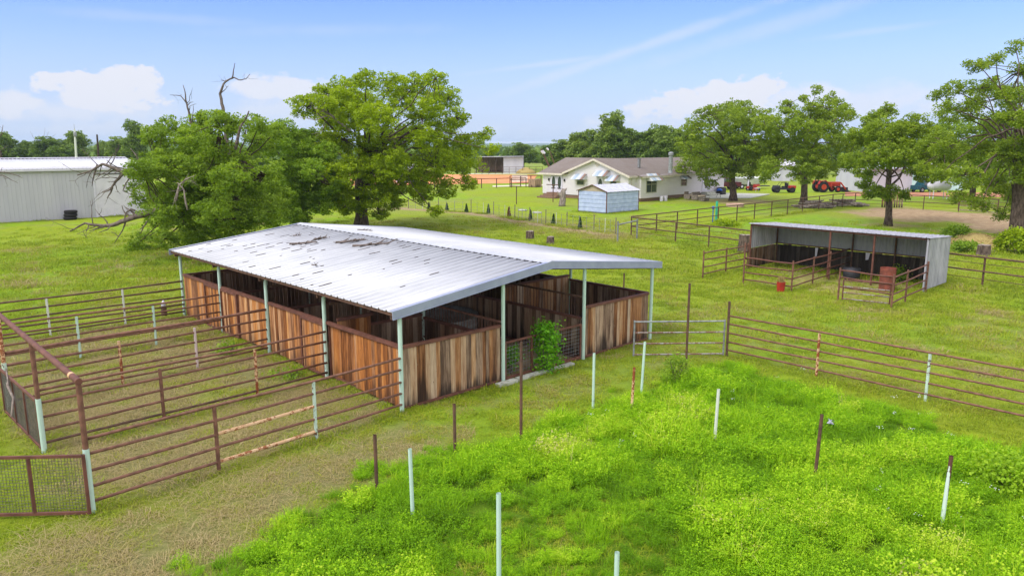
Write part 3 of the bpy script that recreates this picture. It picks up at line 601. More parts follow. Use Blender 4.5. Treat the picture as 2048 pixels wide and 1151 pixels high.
# far wood
m = MB(); rng = np.random.default_rng(70)
for k in range(1500):
    a = rng.uniform(-.72, .72) + yaw_dir; d = rng.uniform(260, 900); x, y = CAM[0] + d * math.cos(a), CAM[1] + d * math.sin(a); h = rng.uniform(1.7, 2.7) * (1 + d / 1500); n = 26
    e = rng.normal(size=(n, 3)); e /= np.linalg.norm(e, axis=1)[:, None]; cc = np.array([x, y, h * .75]) + e * np.array([h * 1.5, h * 1.5, h * .8]) * rng.uniform(.5, 1, n)[:, None]
    m.quads(leaf_quads(cc, 2.0 + d / 400, rng), np.clip(rng.uniform(.2, .7) + rng.normal(0, .1, n), 0, 1))
fw = m.build('far_wood', LEAF_BG); fw['kind'] = 'stuff'; fw['label'] = 'distant wood reading as one low green mass along the horizon'
# hills
m = MB(); n = 260; rows = []
for ring, (d, hh) in enumerate([(1700, 0), (2600, 9), (4200, 24), (6500, 34), (8200, 40)]):
    for i in range(n):
        a = yaw_dir - 1.0 + 2.0 * i / (n - 1); z = 0 if hh == 0 else hh * (.45 + .8 * float(fbm(np.array([a * 9 + ring]), np.array([ring * 3.]))[0])); rows.append((CAM[0] + d * math.cos(a), CAM[1] + d * math.sin(a), z - .5))
m.add(rows, [(r * n + i, r * n + i + 1, (r + 1) * n + i + 1, (r + 1) * n + i) for r in range(4) for i in range(n - 1)])
struct(m.build('hills', M_simple('wooded hills', (.05, .10, .04), (.08, .13, .05), .01, 1), None, True), 'low far hills on the horizon')

# ------------------------------------------------------------------ planks, panels, rails
def planks(mb, axis, c, a0, a1, z0, z1, th=.03, w=(.075, .21), rag=.03, dark=0.0):
    a = a0
    while a < a1 - .01:
        ww = min(rnd(*w), a1 - a); o = rnd(0, .010); tz = z1 - rnd(0, rag); bz = z0 + rnd(0, rag); tt = min(1, max(0, rnd(0.0, 1) - dark)); ww0 = ww; a += 0
        if axis == 'x': mb.box(a, c + o, bz, a + ww - .004, c + o + th, tz, tt)
        else: mb.box(c + o, a, bz, c + o + th, a + ww - .004, tz, tt)
        a += ww
def panel(root, axis, c, a0, a1, z0, z1, mat, name='wall_panel', rail=True, lab=None, w=(.09, .2), bottom=True):
    m = MB(); planks(m, axis, c - .015, a0, a1, z0, z1, w=w); o = m.build(name, mat, root)
    if lab: o['label'] = lab
    if rail:
        for zz, hh in ([(z1 + .025, .07)] + ([(z0 - .01, .06)] if bottom else [])):
            r = MB()
            if axis == 'x': r.box(a0, c - .045, zz - hh / 2, a1, c + .05, zz + hh / 2)
            else: r.box(c - .045, a0, zz - hh / 2, c + .05, a1, zz + hh / 2)
            r.build('top_rail' if zz > z0 else 'bottom_rail', RUST_RED, o)
    return o
def bars(root, axis, c, a0, a1, z0, z1, step=.12, mat=None, name='bar_grille'):
    m = MB(); n = int((a1 - a0) / step)
    for i in range(1, n):
        a = a0 + (a1 - a0) * i / n; p = (a, c) if axis == 'x' else (c, a); m.tube([(*p, z0), (*p, z1)], .009, 5)
    if axis == 'x': m.box(a0, c - .025, z1, a1, c + .025, z1 + .05)
    else: m.box(c - .025, a0, z1, c + .025, a1, z1 + .05)
    return m.build(name, mat or RUST_DK, root)
def ptube(root, name, p, q, r, mat, n=10, closed=True):
    m = MB(); m.tube([p, q], r, n, closed); return m.build(name, mat, root, False)

# ------------------------------------------------------------------ BARN
BX = [0, 3.11, 6.22, 9.34]; BY = [0, 3.34, 6.68, 10.03, 13.37]
barn = thing('horse_barn', 'open-sided horse barn with plank stalls under a low white metal gable roof', 'barn', (0, 0, 0))
RX0, RXR, RX1, RY0, RY1 = -.30, 4.77, 9.69, -.17, 13.66; ZL, ZR, Z1_ = 2.38, 2.97, 2.44
def roofz(x): return ZL + (ZR - ZL) * (x - RX0) / (RXR - RX0) if x < RXR else ZR + (Z1_ - ZR) * (x - RXR) / (RX1 - RXR)
def corrugate(mb, xa, za, xb, zb, y0, y1, pitch=.3, h=.036, along='x', th=.006):
    n = int(round((y1 - y0) / pitch)); prof = []
    for i in range(n):
        y = y0 + (y1 - y0) * i / n; p = (y1 - y0) / n
        prof += [(y, 0), (y + p * .30, 0), (y + p * .34, h * .22), (y + p * .40, h * .22), (y + p * .44, 0), (y + p * .72, 0), (y + p * .80, h), (y + p * .90, h), (y + p * .98, 0)]
    prof.append((y1, 0)); k = len(prof); V = []
    for (x, z) in ((xa, za), (xb, zb)):
        for (y, hh) in prof: V.append((x, y, z + hh) if along == 'x' else (y, x, z + hh))
    for (x, z) in ((xa, za), (xb, zb)):
        for (y, hh) in prof: V.append((x, y, z + hh - th) if along == 'x' else (y, x, z + hh - th))
    F = [(i, i + 1, k + i + 1, k + i) for i in range(k - 1)] + [(2 * k + i, 3 * k + i, 3 * k + i + 1, 2 * k + i + 1) for i in range(k - 1)]
    F += [(i, 2 * k + i, 2 * k + i + 1, i + 1) for i in range(k - 1)] + [(k + i, k + i + 1, 3 * k + i + 1, 3 * k + i) for i in range(k - 1)]
    mb.add(V, F)
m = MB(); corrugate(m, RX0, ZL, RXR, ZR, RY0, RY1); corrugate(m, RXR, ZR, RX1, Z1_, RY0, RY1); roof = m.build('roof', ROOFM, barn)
m = MB()
for sgn, xe, ze in ((-1, RXR - .22, roofz(RXR - .22)), (1, RXR + .22, roofz(RXR + .22))):
    m.prism([(RXR, RY0 - .01, ZR + .045), (xe, RY0 - .01, ze + .03), (xe, RY0 - .01, ze + .026), (RXR, RY0 - .01, ZR + .04)], (0, RY1 - RY0 + .02, 0))
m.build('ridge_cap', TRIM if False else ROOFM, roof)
m = MB(); n = 46; zz = roofz(RXR - .225)
def comb(x0, step, n, w_, zlo, zhi, put_):
    p = [put_(x0, zlo - .004), put_(x0 + step * n, zlo - .004), put_(x0 + step * n, zlo)]
    for i in reversed(range(n)): a = x0 + step * (i + .1); p += [put_(a + w_, zlo), put_(a + w_, zhi), put_(a, zhi), put_(a, zlo)]
    return p + [put_(x0, zlo)]
m.prism(comb(RY0, (RY1 - RY0) / n, n, .19, zz + .004, zz + .027, lambda a, z: (RXR - .235, a, z)), (.02, 0, 0))
m.build('ridge_gap_shade', BLACK, roof)  # black teeth stand in for the shaded gaps under the ridge cap
m = MB()
for (xa, xb) in ((RX0 - .02, RXR), (RXR, RX1 + .02)):
    for ye, t0 in ((RY0 - .03, 1), (RY1 + .005, 1)):
        za, zb = roofz(xa) + .035, roofz(xb) + .035
        m.prism([(xa, ye, za - .19), (xb, ye, zb - .19), (xb, ye, zb), (xa, ye, za)], (0, .025, 0))
        m.prism([(xa, ye + (.025 if ye < 0 else -.10), za - .006), (xb, ye + (.025 if ye < 0 else -.10), zb - .006), (xb, ye + (.025 if ye < 0 else -.10), zb), (xa, ye + (.025 if ye < 0 else -.10), za)], (0, .10, 0))
        m.prism([(xa, ye - .012, za - .20), (xb, ye - .012, zb - .20), (xb, ye - .012, zb - .185), (xa, ye - .012, za - .185)], (0, .012, 0))
m.box(RX1 + .005, RY0, Z1_ - .12, RX1 + .03, RY1, Z1_ + .03)
m.build('fascia', TRIM, roof)
m = MB()
for y in BY:
    for a, b in ((RX0 + .06, RXR), (RXR, RX1 - .06)): m.obox((a, y, roofz(a) - .15), (b, y, roofz(b) - .15), .06, .12)
for x in [RX0 + .05, 1.3, 3.0, RXR - .1, RXR + .1, 6.4, 8.0, RX1 - .05]: m.obox((x, RY0 + .04, roofz(x) - .05), (x, RY1 - .04, roofz(x) - .05), .05, .09)
m.build('roof_frame', RUST_DK, roof)
m = MB(); rng = np.random.default_rng(5)
for i in range(80):
    x, y = rng.uniform(-.1, 4.5), rng.uniform(3, 13.3) if i % 4 else rng.uniform(.3, 13.3); L = rng.uniform(.05, .38); yy = RY0 + (round((y - RY0) / .3012)) * .3012 + .17 + rng.uniform(-.03, .03)
    m.obox((x, yy, roofz(x) + .010), (x + L, yy, roofz(x + L) + .010), rng.uniform(.012, .04), .012)
for i in range(14):
    x, y = rng.uniform(5.2, 9), rng.uniform(6, 13.3); m.obox((x, y, roofz(x) + .012), (x + .2, y, roofz(x + .2) + .012), .03, .015)
ll = m.build('leaf_litter', M_simple('dry leaf litter', lin(98, 90, 88), lin(66, 60, 58), 9, 1)); ll['kind'] = 'stuff'; ll['label'] = 'dark leaf litter caught in the grooves of the barn roof'
# posts
for i, x in enumerate(BX):
    for j, y in enumerate(BY):
        px_ = x + (-.05 if i == 0 else .05 if i == 3 else 0); py_ = y + (-.06 if j == 0 else .06 if j == 4 else 0)
        o = ptube(barn, 'post', (px_, py_, 0), (px_, py_, roofz(x) - .10), .05, MINT if (i in (0, 3) or j == 0) else MINT_RUSTY, 14)
# outer long side x=0 with doors
def ldoor(y0, y1, c, z0=.08, z1=1.42, lab=None):
    d = MB(); planks(d, 'y', c - .02, y0 + .05, y1 - .05, z0, z1, w=(.1, .16), dark=.12); o = d.build('stall_door', WOOD_OR, barn)
    if lab: o['label'] = lab
    f = MB(); f.box(c - .05, y0, z1 - .0, c + .03, y1, z1 + .06); f.box(c - .05, y0, z0 - .03, c + .03, y0 + .05, z1 - .002); f.box(c - .05, y1 - .05, z0 - .03, c + .03, y1, z1 - .002); f.box(c - .05, y0 + .052, z0 - .03, c + .03, y1 - .052, z0 + .02); f.build('door_frame', RUST_RED, o)
for j in range(4):
    a0, a1 = BY[j] + .04, BY[j + 1] - .04
    dr = {0: (a0 + 1.95, a1), 1: (a0, a0 + 1.25), 2: (a1 - 1.25, a1), 3: (a0, a0 + 1.25)}[j]
    pr = (a0, dr[0]) if dr[0] > a0 + .1 else (dr[1], a1)
    panel(barn, 'y', 0, pr[0], pr[1], .05, 1.47, WOOD_OR, rail=False)
    r = MB(); r.box(-.05, a0, 1.475, .045, a1, 1.55); r.build('top_rail', RUST_RED, barn)
    ldoor(dr[0], dr[1], -.035 if j else .07)
# open door leaf inside near stall
d = MB(); planks(d, 'x', 3.18, .25, 1.25, .25, 1.52, w=(.1, .16)); o = d.build('stall_door', WOOD_OR, barn); o['label'] = 'stall door standing open inside the nearest stall'
f = MB(); f.box(.22, 3.14, 1.525, 1.3, 3.22, 1.60); f.build('door_frame', RUST_RED, o)
# gable end y=0 and far end
panel(barn, 'x', 0, BX[0] + .04, BX[1] - .05, .06, 1.47, WOOD_GR, lab='grey brown plank panel with charred stains along its foot')
panel(barn, 'x', 0, BX[2] + .05, BX[3] - .03, .06, 1.47, WOOD_GR)
panel(barn, 'x', BY[4], BX[0] + .04, BX[1] - .05, .06, 1.47, WOOD_DK); panel(barn, 'x', BY[4], BX[2] + .05, BX[3] - .04, .06, 1.47, WOOD_DK); panel(barn, 'x', BY[4], BX[1] + .05, BX[2] - .05, .06, 1.3, WOOD_DK)
for j in range(4): panel(barn, 'y', BX[3], BY[j] + .04, BY[j + 1] - .04, .06, 1.47, WOOD_DK)
# aisle fronts and dividers
for j in range(4):
    a0, a1 = BY[j] + .05, BY[j + 1] - .05
    panel(barn, 'y', BX[1], a0, a1, .06, 1.12, WOOD_DK, name='stall_front'); bars(barn, 'y', BX[1], a0, a1, 1.20, 1.56 if j == 0 else 1.95, .12, RUST)
    panel(barn, 'y', BX[2], a0, a1, .06, 1.16, WOOD_DK, name='stall_front'); bars(barn, 'y', BX[2], a0, a1, 1.22, 1.78)
for y in BY[1:4]:
    panel(barn, 'x', y, BX[0] + .12, BX[1] - .06, .06, 1.22, WOOD_DK, name='stall_divider'); bars(barn, 'x', y, BX[0] + .12, BX[1] - .06, 1.28, 1.95)
    panel(barn, 'x', y, BX[2] + .06, BX[3] - .06, .06, 1.62, WOOD_GR if y < 4 else WOOD_DK, name='stall_divider')
# mesh front of the aisle
def wiremesh(mb, p, q, z0, z1, step, r=.0035, zb0=None, zb1=None):
    p, q = np.array(p, float), np.array(q, float); L = np.linalg.norm(q - p); n = int(L / step)
    for i in range(1, n):
        a = p + (q - p) * i / n; mb.tube([(a[0], a[1], z0), (a[0], a[1], z1)], r, 4, False)
    k = int((z1 - z0) / step)
    for i in range(1, k): z = z0 + (z1 - z0) * i / k; mb.tube([(p[0], p[1], z), (q[0], q[1], z)], r, 4, False)
m = MB(); wiremesh(m, (BX[1] + .06, -.02), (BX[2] - .06, -.02), .10, 1.0, .10, .003); g = m.build('mesh_panel', GALV, barn)
m = MB(); m.box(BX[1] + .06, -.045, 1.0, BX[2] - .06, 0, 1.05); m.box(BX[1] + .06, -.045, .02, BX[2] - .06, 0, .11)
for x in (BX[1] + .08, 4.15, 5.1, BX[2] - .12): m.box(x, -.05, .11, x + .05, -.002, .998)
m.build('mesh_frame', RUST_RED, g)
m = MB()
for (x0, x1) in ((2.75, 3.4), (3.45, 4.5), (4.55, 5.6)): m.box(x0, -.32 + rnd(-.02, .02), -.02, x1, -.14, .06 + rnd(0, .02))
m.build('concrete_footing', CONC, barn)
# stock tank in the stall, shrub, fallen branches
m = MB(); c = G(822, 655, 1.0); c = (2.0, 5.0); prof = [(1.0, 0), (1.05, .02), (1.05, .3), (1.065, .31), (1.05, .33), (1.05, .56), (1.08, .58), (1.08, .62), (1.02, .62), (1.02, .08), (0.02, .07)]
tk = thing('stock_tank', 'large round galvanised stock tank in the barn aisle, seen through the stall bars', 'water tank', (4.6, 4.8, .15)); m.lathe((4.6, 4.8, .15), [(a * 1.3, b) for a, b in prof], 36); m.build('tank_wall', GALV, tk, True)
m = MB()
for a in range(4): m.box(4.6 + math.cos(a * 1.57 + .78) * .8 - .06, 4.8 + math.sin(a * 1.57 + .78) * .8 - .06, 0, 4.6 + math.cos(a * 1.57 + .78) * .8 + .06, 4.8 + math.sin(a * 1.57 + .78) * .8 + .06, .148)
m.build('stand', DARKWOOD, tk)
def shrub(name, label, b, r, h, n, leaf, mat, seed, cat='shrub', stems=9):
    rng = np.random.default_rng(seed); root = thing(name, label, cat, b); m = MB()
    for i in range(n):
        a = rng.uniform(0, 6.28); zz = rng.uniform(.05, 1) ** .8; q = r * math.sqrt(rng.random()) * (1 - .55 * zz ** 2) ; c = np.array([b[0] + q * math.cos(a), b[1] + q * math.sin(a), h * zz]); k = 26
        e = rng.normal(size=(k, 3)); cc = c + e * .09 * max(1, h); m.quads(leaf_quads(cc, leaf, rng), np.clip(rng.uniform(.2, .85) + rng.normal(0, .12, k), 0, 1))
    m.build('foliage', mat, root); w = MB()
    for i in range(stems):
        a = rng.uniform(0, 6.28); w.tube(wob((b[0], b[1], 0), (b[0] + r * .6 * math.cos(a), b[1] + r * .6 * math.sin(a), h * rng.uniform(.6, .95)), rng, 4, .1), [.012, .01, .008, .004], 5, False)
    w.build('stem', DARKWOOD, root); return root
shrub('shrub', 'bright green leafy shrub growing against the wire mesh at the barn aisle', (4.55, -.18), .36, 1.35, 80, .075, LEAF_SH, 21)
shrub('shrub', 'small dim green shrub growing inside the aisle, behind the left part of the wire mesh', (3.75, .35), .38, .7, 26, .07, LEAF_SH, 22)
def fallen(x, y, rot, L, seed, label, rr=.035):
    rng = np.random.default_rng(seed); m = MB(); z = roofz(x) + .05; d = np.array([math.cos(rot), math.sin(rot), 0]); sl = (roofz(x + .1) - roofz(x)) / .1
    def P3(a, b): return (x + d[0] * a - d[1] * b, y + d[1] * a + d[0] * b, roofz(x + d[0] * a - d[1] * b) + .055)
    m.tube([P3(t, .05 * math.sin(t * 5)) for t in np.linspace(-L / 2, L / 2, 8)], np.linspace(rr, rr * .5, 8), 7)
    for k in range(4):
        a = rng.uniform(-L * .35, L * .4); b = rng.choice([-1, 1]) * rng.uniform(.15, .4) * L; p, q = np.array(P3(a, 0)), np.array(P3(a + abs(b) * .7, b)); q[2] += rng.uniform(.03, .12); m.tube(wob(p, q, rng, 5, .2), np.linspace(rr * .7, rr * .25, 5), 6)
    if seed % 2:
        for k in range(40): p = P3(rng.normal(0, L * .22), rng.normal(0, L * .1)); m.obox(p, (p[0] + rng.normal(0, .06), p[1] + rng.normal(0, .06), p[2] + .03), .02, .015)
    solo(m, 'fallen_branch', DARKWOOD, label, 'branch', (x, y, roofz(x)), 'dead branches lying on the barn roof', True)
for (px, py, ang, L, sd_, lab) in [(607, 486, -.15, .95, 2, 'smooth curved dead branch, leftmost of the larger ones on the roof'), (643, 477, .3, .5, 3, 'small twiggy tangle on the roof between the curved branch and the forked ones'), (702, 482, .0, 1.0, 5, 'forked dead branch in the middle, left of the thickest one on the roof'), (742, 489, -.1, 1.2, 4, 'thickest dead branch on the roof, rightmost of the near-slope group'),
                                  (594, 471, -.5, .3, 8, 'short thin stick on the roof behind the curved branch'), (629, 530, -.9, .25, 10, 'tiny stick lying alone lower down the near roof slope'), (730, 460, .1, .55, 6, 'slim dead branch lying beyond the ridge on the far roof slope')]:
    z = 2.9; 
    for _ in range(6): q = G(px, py, z); z = roofz(q[0]) + .05
    fallen(q[0], q[1], -YAW + ang, L, sd_, lab, .04 if L > .8 else .02)

# ------------------------------------------------------------------ PENS (left)
def fence(label, x0, y0, x1, y1, posts, zs, r=.029, rp=.036, railmat=None, postmats=None, group=None, top_r=None, seg=None, name='pipe_fence', over=None, cat='fence'):
    root = thing(name, label, cat, (x0, y0, 0), group)
    for k, z in enumerate(zs):
        rm = (over or {}).get(k, railmat or RUST); rr = (top_r if (top_r and k == 0) else r)
        n = 9; t_ = np.linspace(0, 1, n); pts = [(x0 + (x1 - x0) * a, y0 + (y1 - y0) * a, z + .012 * math.sin(a * 7 + k * 1.7)) for a in t_]
        m = MB(); m.tube(pts, rr, 8); m.build('rail', rm, root, True)
    for i, (a, zt, zb) in enumerate(posts):
        pm = (postmats or {}).get(i, RUST); x, y = x0 + (x1 - x0) * a, y0 + (y1 - y0) * a
        ptube(root, 'post', (x, y, 0), (x, y, zt), rp, pm, 10)
    return root
ZS = [1.27, 1.0, .72, .45, .17]
PG = 'pipe rail dividers of the barn pens'
fence('nearest five-rail pipe divider of the barn pens, two of its lower rails peeling to orange', -6.6, -.46, -.06, -.08, [(.335, 1.27, 0), (.655, 1.25, 0)], ZS, postmats={0: RUST, 1: MINT_RUSTY}, group=PG)
r_ = [o for o in COL.objects if o.name.startswith('pipe_fence')][-1]
for z in (.725, .175):
    m = MB(); a0, a1 = .34, .65; P0_, P1_ = (-6.6, -.46), (-.06, -.08); pt_ = [(P0_[0] + (P1_[0] - P0_[0]) * a, P0_[1] + (P1_[1] - P0_[1]) * a, z) for a in (a0, a1)]; m.tube(pt_, .036, 8); m.build('peeling_rail', PEEL, r_)
fence('second pipe divider of the barn pens, with two rusty intermediate posts', -6.6, 2.95, -.06, 3.3, [(.36, 1.2, 0), (.70, 1.2, 0)], ZS, postmats={0: RUST, 1: RUST_OR}, group=PG, over={4: RUST_DK})
fence('third and thickest-topped pipe divider, with one peeling yellow post and one pinkish post', -6.6, 6.35, -.06, 6.68, [(.38, 1.15, 0), (.675, 1.15, 0)], [1.32, 1.02, .74, .45, .17], top_r=.04, postmats={0: RUST_OR, 1: PINK_PIPE}, group=PG)
fence('fourth pipe divider of the barn pens, with two pale green intermediate posts', -6.6, 9.85, -.06, 10.03, [(.36, 1.22, 0), (.68, 1.22, 0)], ZS, postmats={0: MINT, 1: MINT}, group=PG)
fence('farthest pipe divider of the barn pens, bordering the open lawn, with flaking white posts', -8.5, 13.3, -.06, 13.37, [(.50, 1.25, 0), (.765, 1.25, 0)], ZS, railmat=RUST_DK, postmats={0: WHITE_PIPE, 1: WHITE_PIPE}, group=PG)
ef = thing('pipe_fence', 'tall end frame of the barn pens with one overhead pipe at head height', 'fence', (-6.6, -.5, 0))
for y, mat_lo, mat_hi in ((-.5, MINT, RUST), (2.9, MINT, RUST), (6.3, MINT_RUSTY, RUST_OR), (9.85, MINT, RUST), (13.3, MINT, RUST)):
    ptube(ef, 'post', (-6.6, y, 0), (-6.6, y, 1.12), .05, mat_lo, 14); ptube(ef, 'post', (-6.6, y, 1.12), (-6.6, y, 2.26), .044, mat_hi, 14)
m = MB(); m.tube([(-6.6, -.56, 2.28), (-6.6, 13.3, 2.28)], .055, 14); m.build('overhead_pipe', RUST_RED, ef)
m = MB(); m.tube([(-6.6, -.16, 2.28), (-6.6, -.05, 2.28)], .057, 14); m.build('peeled_patch', PEEL, ef)
def mesh_gate(label, p, q, z0, z1, step, mid=True, group=None):
    p, q = np.array(p, float), np.array(q, float); root = thing('mesh_gate', label, 'gate', (p[0], p[1], 0), group); L = np.linalg.norm(q - p)
    m = MB(); wiremesh(m, p, q, z0 + .03, z1 - .03, step, .0035); m.build('wire_mesh', M_simple('grey wire', lin(96, 92, 84), lin(74, 70, 64), 8, .6) if 'grey wire' not in bpy.data.materials else bpy.data.materials['grey wire'], root)
    f = MB()
    for z in (z0, z1): f.obox((*p, z), (*q, z), .045, .045)
    for a in (0, 1): e = p + (q - p) * a; f.obox((*e, z0 - .02), (*e, z1 + .0225), .05, .05, (1, 0, 0))
    f.build('frame', RUST_RED, root)
    if mid:
        for a in np.arange(.32, .95, .32): e = p + (q - p) * a; m2 = MB(); m2.obox((*e, z0 + .024), (*e, z1 - .024), .05, .05, (1, 0, 0)); m2.build('brace', RUST_RED, root)
    return root
mesh_gate('wire mesh gate swung open in the near left corner, in front of the pens', (-6.67, -.60), (-8.75, 1.15), .06, 1.05, .05)
mesh_gate('wire mesh gate closing the second pen, at the left edge', (-6.62, 3.0), (-6.72, 6.05), .06, 1.05, .045)
m = MB(); rng = np.random.default_rng(9); m.tube([(-6.72, 5.2, .95), (-6.8, 4.8, .98), (-6.78, 4.4, .8), (-6.9, 4.1, .5)], [.03, .03, .025, .02], 7); m.tube([(-6.7, 5.4, 1.2), (-6.75, 5.0, 1.0), (-6.8, 4.9, .96)], .015, 6)
solo(m, 'dead_branch', DEADWOOD, 'pale dead branch hooked over the mesh gate at the left edge', 'branch', (-6.75, 4.8, .5), None, True)
b = (-.75, 12.9); b = G(329, 632); m = MB(); m.lathe((*b, 0), [(.10, 0), (.095, .32), (.08, .33)], 14); st = thing('stub_post', 'short brown pipe stub capped with a pale plastic jug beside the farthest pen divider', 'post', b); m.build('stub', RUST_DK, st)
m = MB(); m.lathe((*b, .33), [(.075, 0), (.08, .12), (.06, .19), (.03, .21), (.03, .25)], 14); m.build('jug', WHITE_M, st, True)

# ------------------------------------------------------------------ lone posts in the weeds
PP_ = [((754, 990), 1.12, RUST_DK, 'brown rusty post at the edge of the mown strip, nearest the pens', 0, 0), ((826, 1040), 1.24, MINT, 'pale mint pipe post right of the nearest brown one', -.02, .0), ((910, 908), 1.05, RUST_DK, 'short brown post below the barn\'s charred gable panel', 0, 0),
       ((1042, 888), 2.17, RUST_DK, 'tall thin brown post in front of the barn aisle', 0, 0), ((1186, 815), 1.32, MINT, 'pale mint post below the right side of the barn gable', 0, 0), ((1262, 832), 1.15, RUST_OR, 'orange and white peeling post between two mint posts', .04, .0), ((1282, 790), 1.35, MINT, 'leaning pale mint post in front of the galvanised gate', .05, .02),
       ((1371, 752), 2.5, RUST_DK, 'tallest brown post, standing in front of the galvanised gate', .0, .0), ((1428, 895), 1.24, WHITE_PIPE, 'whitish peeling post alone in the middle of the weeds', .03, 0), ((1628, 968), 1.33, RUST_DK, 'brown post in the weeds near the plastic bag', .04, 0), ((1882, 1057), 1.24, None, 'half mint half brown post at the right of the weeds', .03, 0),
       ((998, 1215), 1.63, MINT, 'pale post rising from the bottom edge, left of the centre weeds', 0, 0), ((1230, 1255), 1.05, MINT, 'pale post whose top just shows at the bottom edge', 0, 0), ((1247, 592), .95, RUST_DK, 'dark stub post on the lawn behind the right corner of the barn', 0, 0)]
t = NT('half painted post', .6); sx = t.n('ShaderNodeSeparateXYZ'); t.link(t.coord('Object'), sx.inputs[0])
k_ = t.math('ADD', t.math('ADD', t.math('MULTIPLY', sx.outputs[0], 18), t.math('MULTIPLY', sx.outputs[2], .62)), t.math('MULTIPLY', t.noise(t.coord('Object', (3, 3, 6)), 2, 5), .8))
t.col(t.mix(t.step(k_, .82, .88), lin(196, 212, 204), lin(92, 62, 54))); HALF = t.m
for (pp, h, mat, lab, lx, ly) in PP_:
    b = G(*pp); m = MB(); R_ = .031; pts = [(b[0], b[1], -.1), (b[0] + lx * c_, b[1] - lx * s_, h)]; m.tube(pts, R_, 14, False)
    m.tube([(pts[1][0], pts[1][1], h - .002), (pts[1][0], pts[1][1], h - .12)], R_ * .8, 14, False); root = thing('pipe_post', lab, 'post', b, 'lone pipe posts left standing in the weeds')
    m.build('pipe', mat or HALF, root, True)
    m = MB(); m.lathe((pts[1][0], pts[1][1], h - .03), [(.001, 0), (R_ * .8, .001)], 12); m.build('pipe_mouth', BLACK, root)

# ------------------------------------------------------------------ gate + right fence
def bar_gate(label, p, q, z0, z1, n, mat, r=.024, brace=0, cat='gate'):
    p, q = np.array(p, float), np.array(q, float); root = thing('bar_gate', label, cat, (*p, 0)); f = MB()
    for e in (p, q): f.tube([(*e, z0 - .04), (*e, z1 + .04)], r * 1.1, 10)
    f.build('upright', mat, root)
    for k in range(n): z = z0 + (z1 - z0) * k / (n - 1); ptube(root, 'bar', (*p, z), (*q, z), r, mat if k in (n - 1,) else M_GATE2, 8)
    return root
M_GATE2 = M_patchy('half rusted galvanised pipe', lin(150, 146, 144), lin(132, 124, 120), lin(122, 90, 78), lin(104, 76, 66), .47)
gl, gr_ = G(1267, 714), G(1446, 712)
bar_gate('galvanised four-bar gate between the barn corner and the right-hand fence', gl, gr_, .08, 1.05, 4, GALV)
fence('long five-rail pipe fence running off the right edge from the galvanised gate', 9.5, -2.71, 9.5, -13.4, [(0, 1.62, 0), (.25, 1.17, 0), (.50, 1.17, 0), (.75, 1.17, 0)], [1.2, .95, .70, .44, .18], r=.026, railmat=RUST, postmats={0: RUST_DK, 1: RUST_OR, 2: MINT_RUSTY, 3: RUST})
# ------------------------------------------------------------------ shelter
SX0, SX1, SY0, SY1 = 24.2, 26.85, -3.2, 4.9
shel = thing('loafing_shed', 'three-sided tin loafing shed with low pens, right of the horse barn', 'shed', (SX0, SY0, 0))
m = MB(); corrugate(m, SX0 - .12, 2.27, SX1 + .06, 2.12, SY0 - .06, SY1 + .06, .2, .03); m.build('roof', CORR, shel)
def corr_wall(mb, axis, c, a0, a1, z0, z1, pitch=.17, h=.03, dz=0.0):
    n = int(round((a1 - a0) / pitch)); V = []; prof = []
    for i in range(n): p = (a1 - a0) / n; a = a0 + p * i; prof += [(a, 0), (a + p * .3, 0), (a + p * .45, h), (a + p * .75, h), (a + p * .9, 0)]
    prof.append((a1, 0)); k = len(prof)
    for off in (0, .008):
        for z, s in ((z0, 0), (z1, 1)):
            for (a, hh) in prof:
                zz = z + (dz * (a - a0) / (a1 - a0) if s else 0); V.append((a, c + hh + off, zz) if axis == 'x' else (c + hh + off, a, zz))
    F = [(i, i + 1, k + i + 1, k + i) for i in range(k - 1)] + [(2 * k + i, 3 * k + i, 3 * k + i + 1, 2 * k + i + 1) for i in range(k - 1)] + [(k + i, k + i + 1, 3 * k + i + 1, 3 * k + i) for i in range(k - 1)]
    mb.add(V, F)
m = MB(); corr_wall(m, 'x', SY0, SX0, SX1, .08, 2.24, .19, .035, -.14); o = m.build('side_wall', CORR, shel); o['label'] = 'full-height bright corrugated end wall'
m = MB(); corr_wall(m, 'x', SY1 - .03, SX0, SX1, 1.05, 2.24, .19, .035, -.14); m.build('side_wall', CORR, shel)
m = MB(); corr_wall(m, 'y', SX1 - .04, SY0 + .02, SY1 - .05, 1.08, 2.08, .30, .025); m.build('back_wall', CORR_DK, shel)
m = MB(); planks(m, 'x', SY1 - .04, SX0 + .08, SX1 - .05, .05, 1.04, w=(.12, .2)); m.build('kick_boards', WOOD_DK, shel)
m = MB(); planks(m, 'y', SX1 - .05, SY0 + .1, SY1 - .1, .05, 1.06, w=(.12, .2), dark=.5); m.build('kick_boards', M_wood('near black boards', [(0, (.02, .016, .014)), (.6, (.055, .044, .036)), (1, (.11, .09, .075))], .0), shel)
for y in (SY1 - .03, .94, -1.0, SY0 + .06): ptube(shel, 'post', (SX0, y, 0), (SX0, y, 2.22), .045, RUST_RED if y > SY0 + .2 else CORR, 10)
for y in (SY1 - .12, .94, -1.0, SY0 + .12): ptube(shel, 'post', (SX1 - .12, y, 0), (SX1 - .12, y, 2.05), .045, RUST_DK, 10)
m = MB(); m.obox((SX0, SY0, 2.2), (SX0, SY1, 2.2), .06, .06); m.obox((SX1 - .1, SY0 + .05, 2.05), (SX1 - .1, SY1 - .05, 2.05), .05, .05); m.obox((SX1 - .1, SY0 + .05, 1.1), (SX1 - .1, SY1 - .05, 1.1), .05, .05); m.build('beam', RUST_RED, shel)
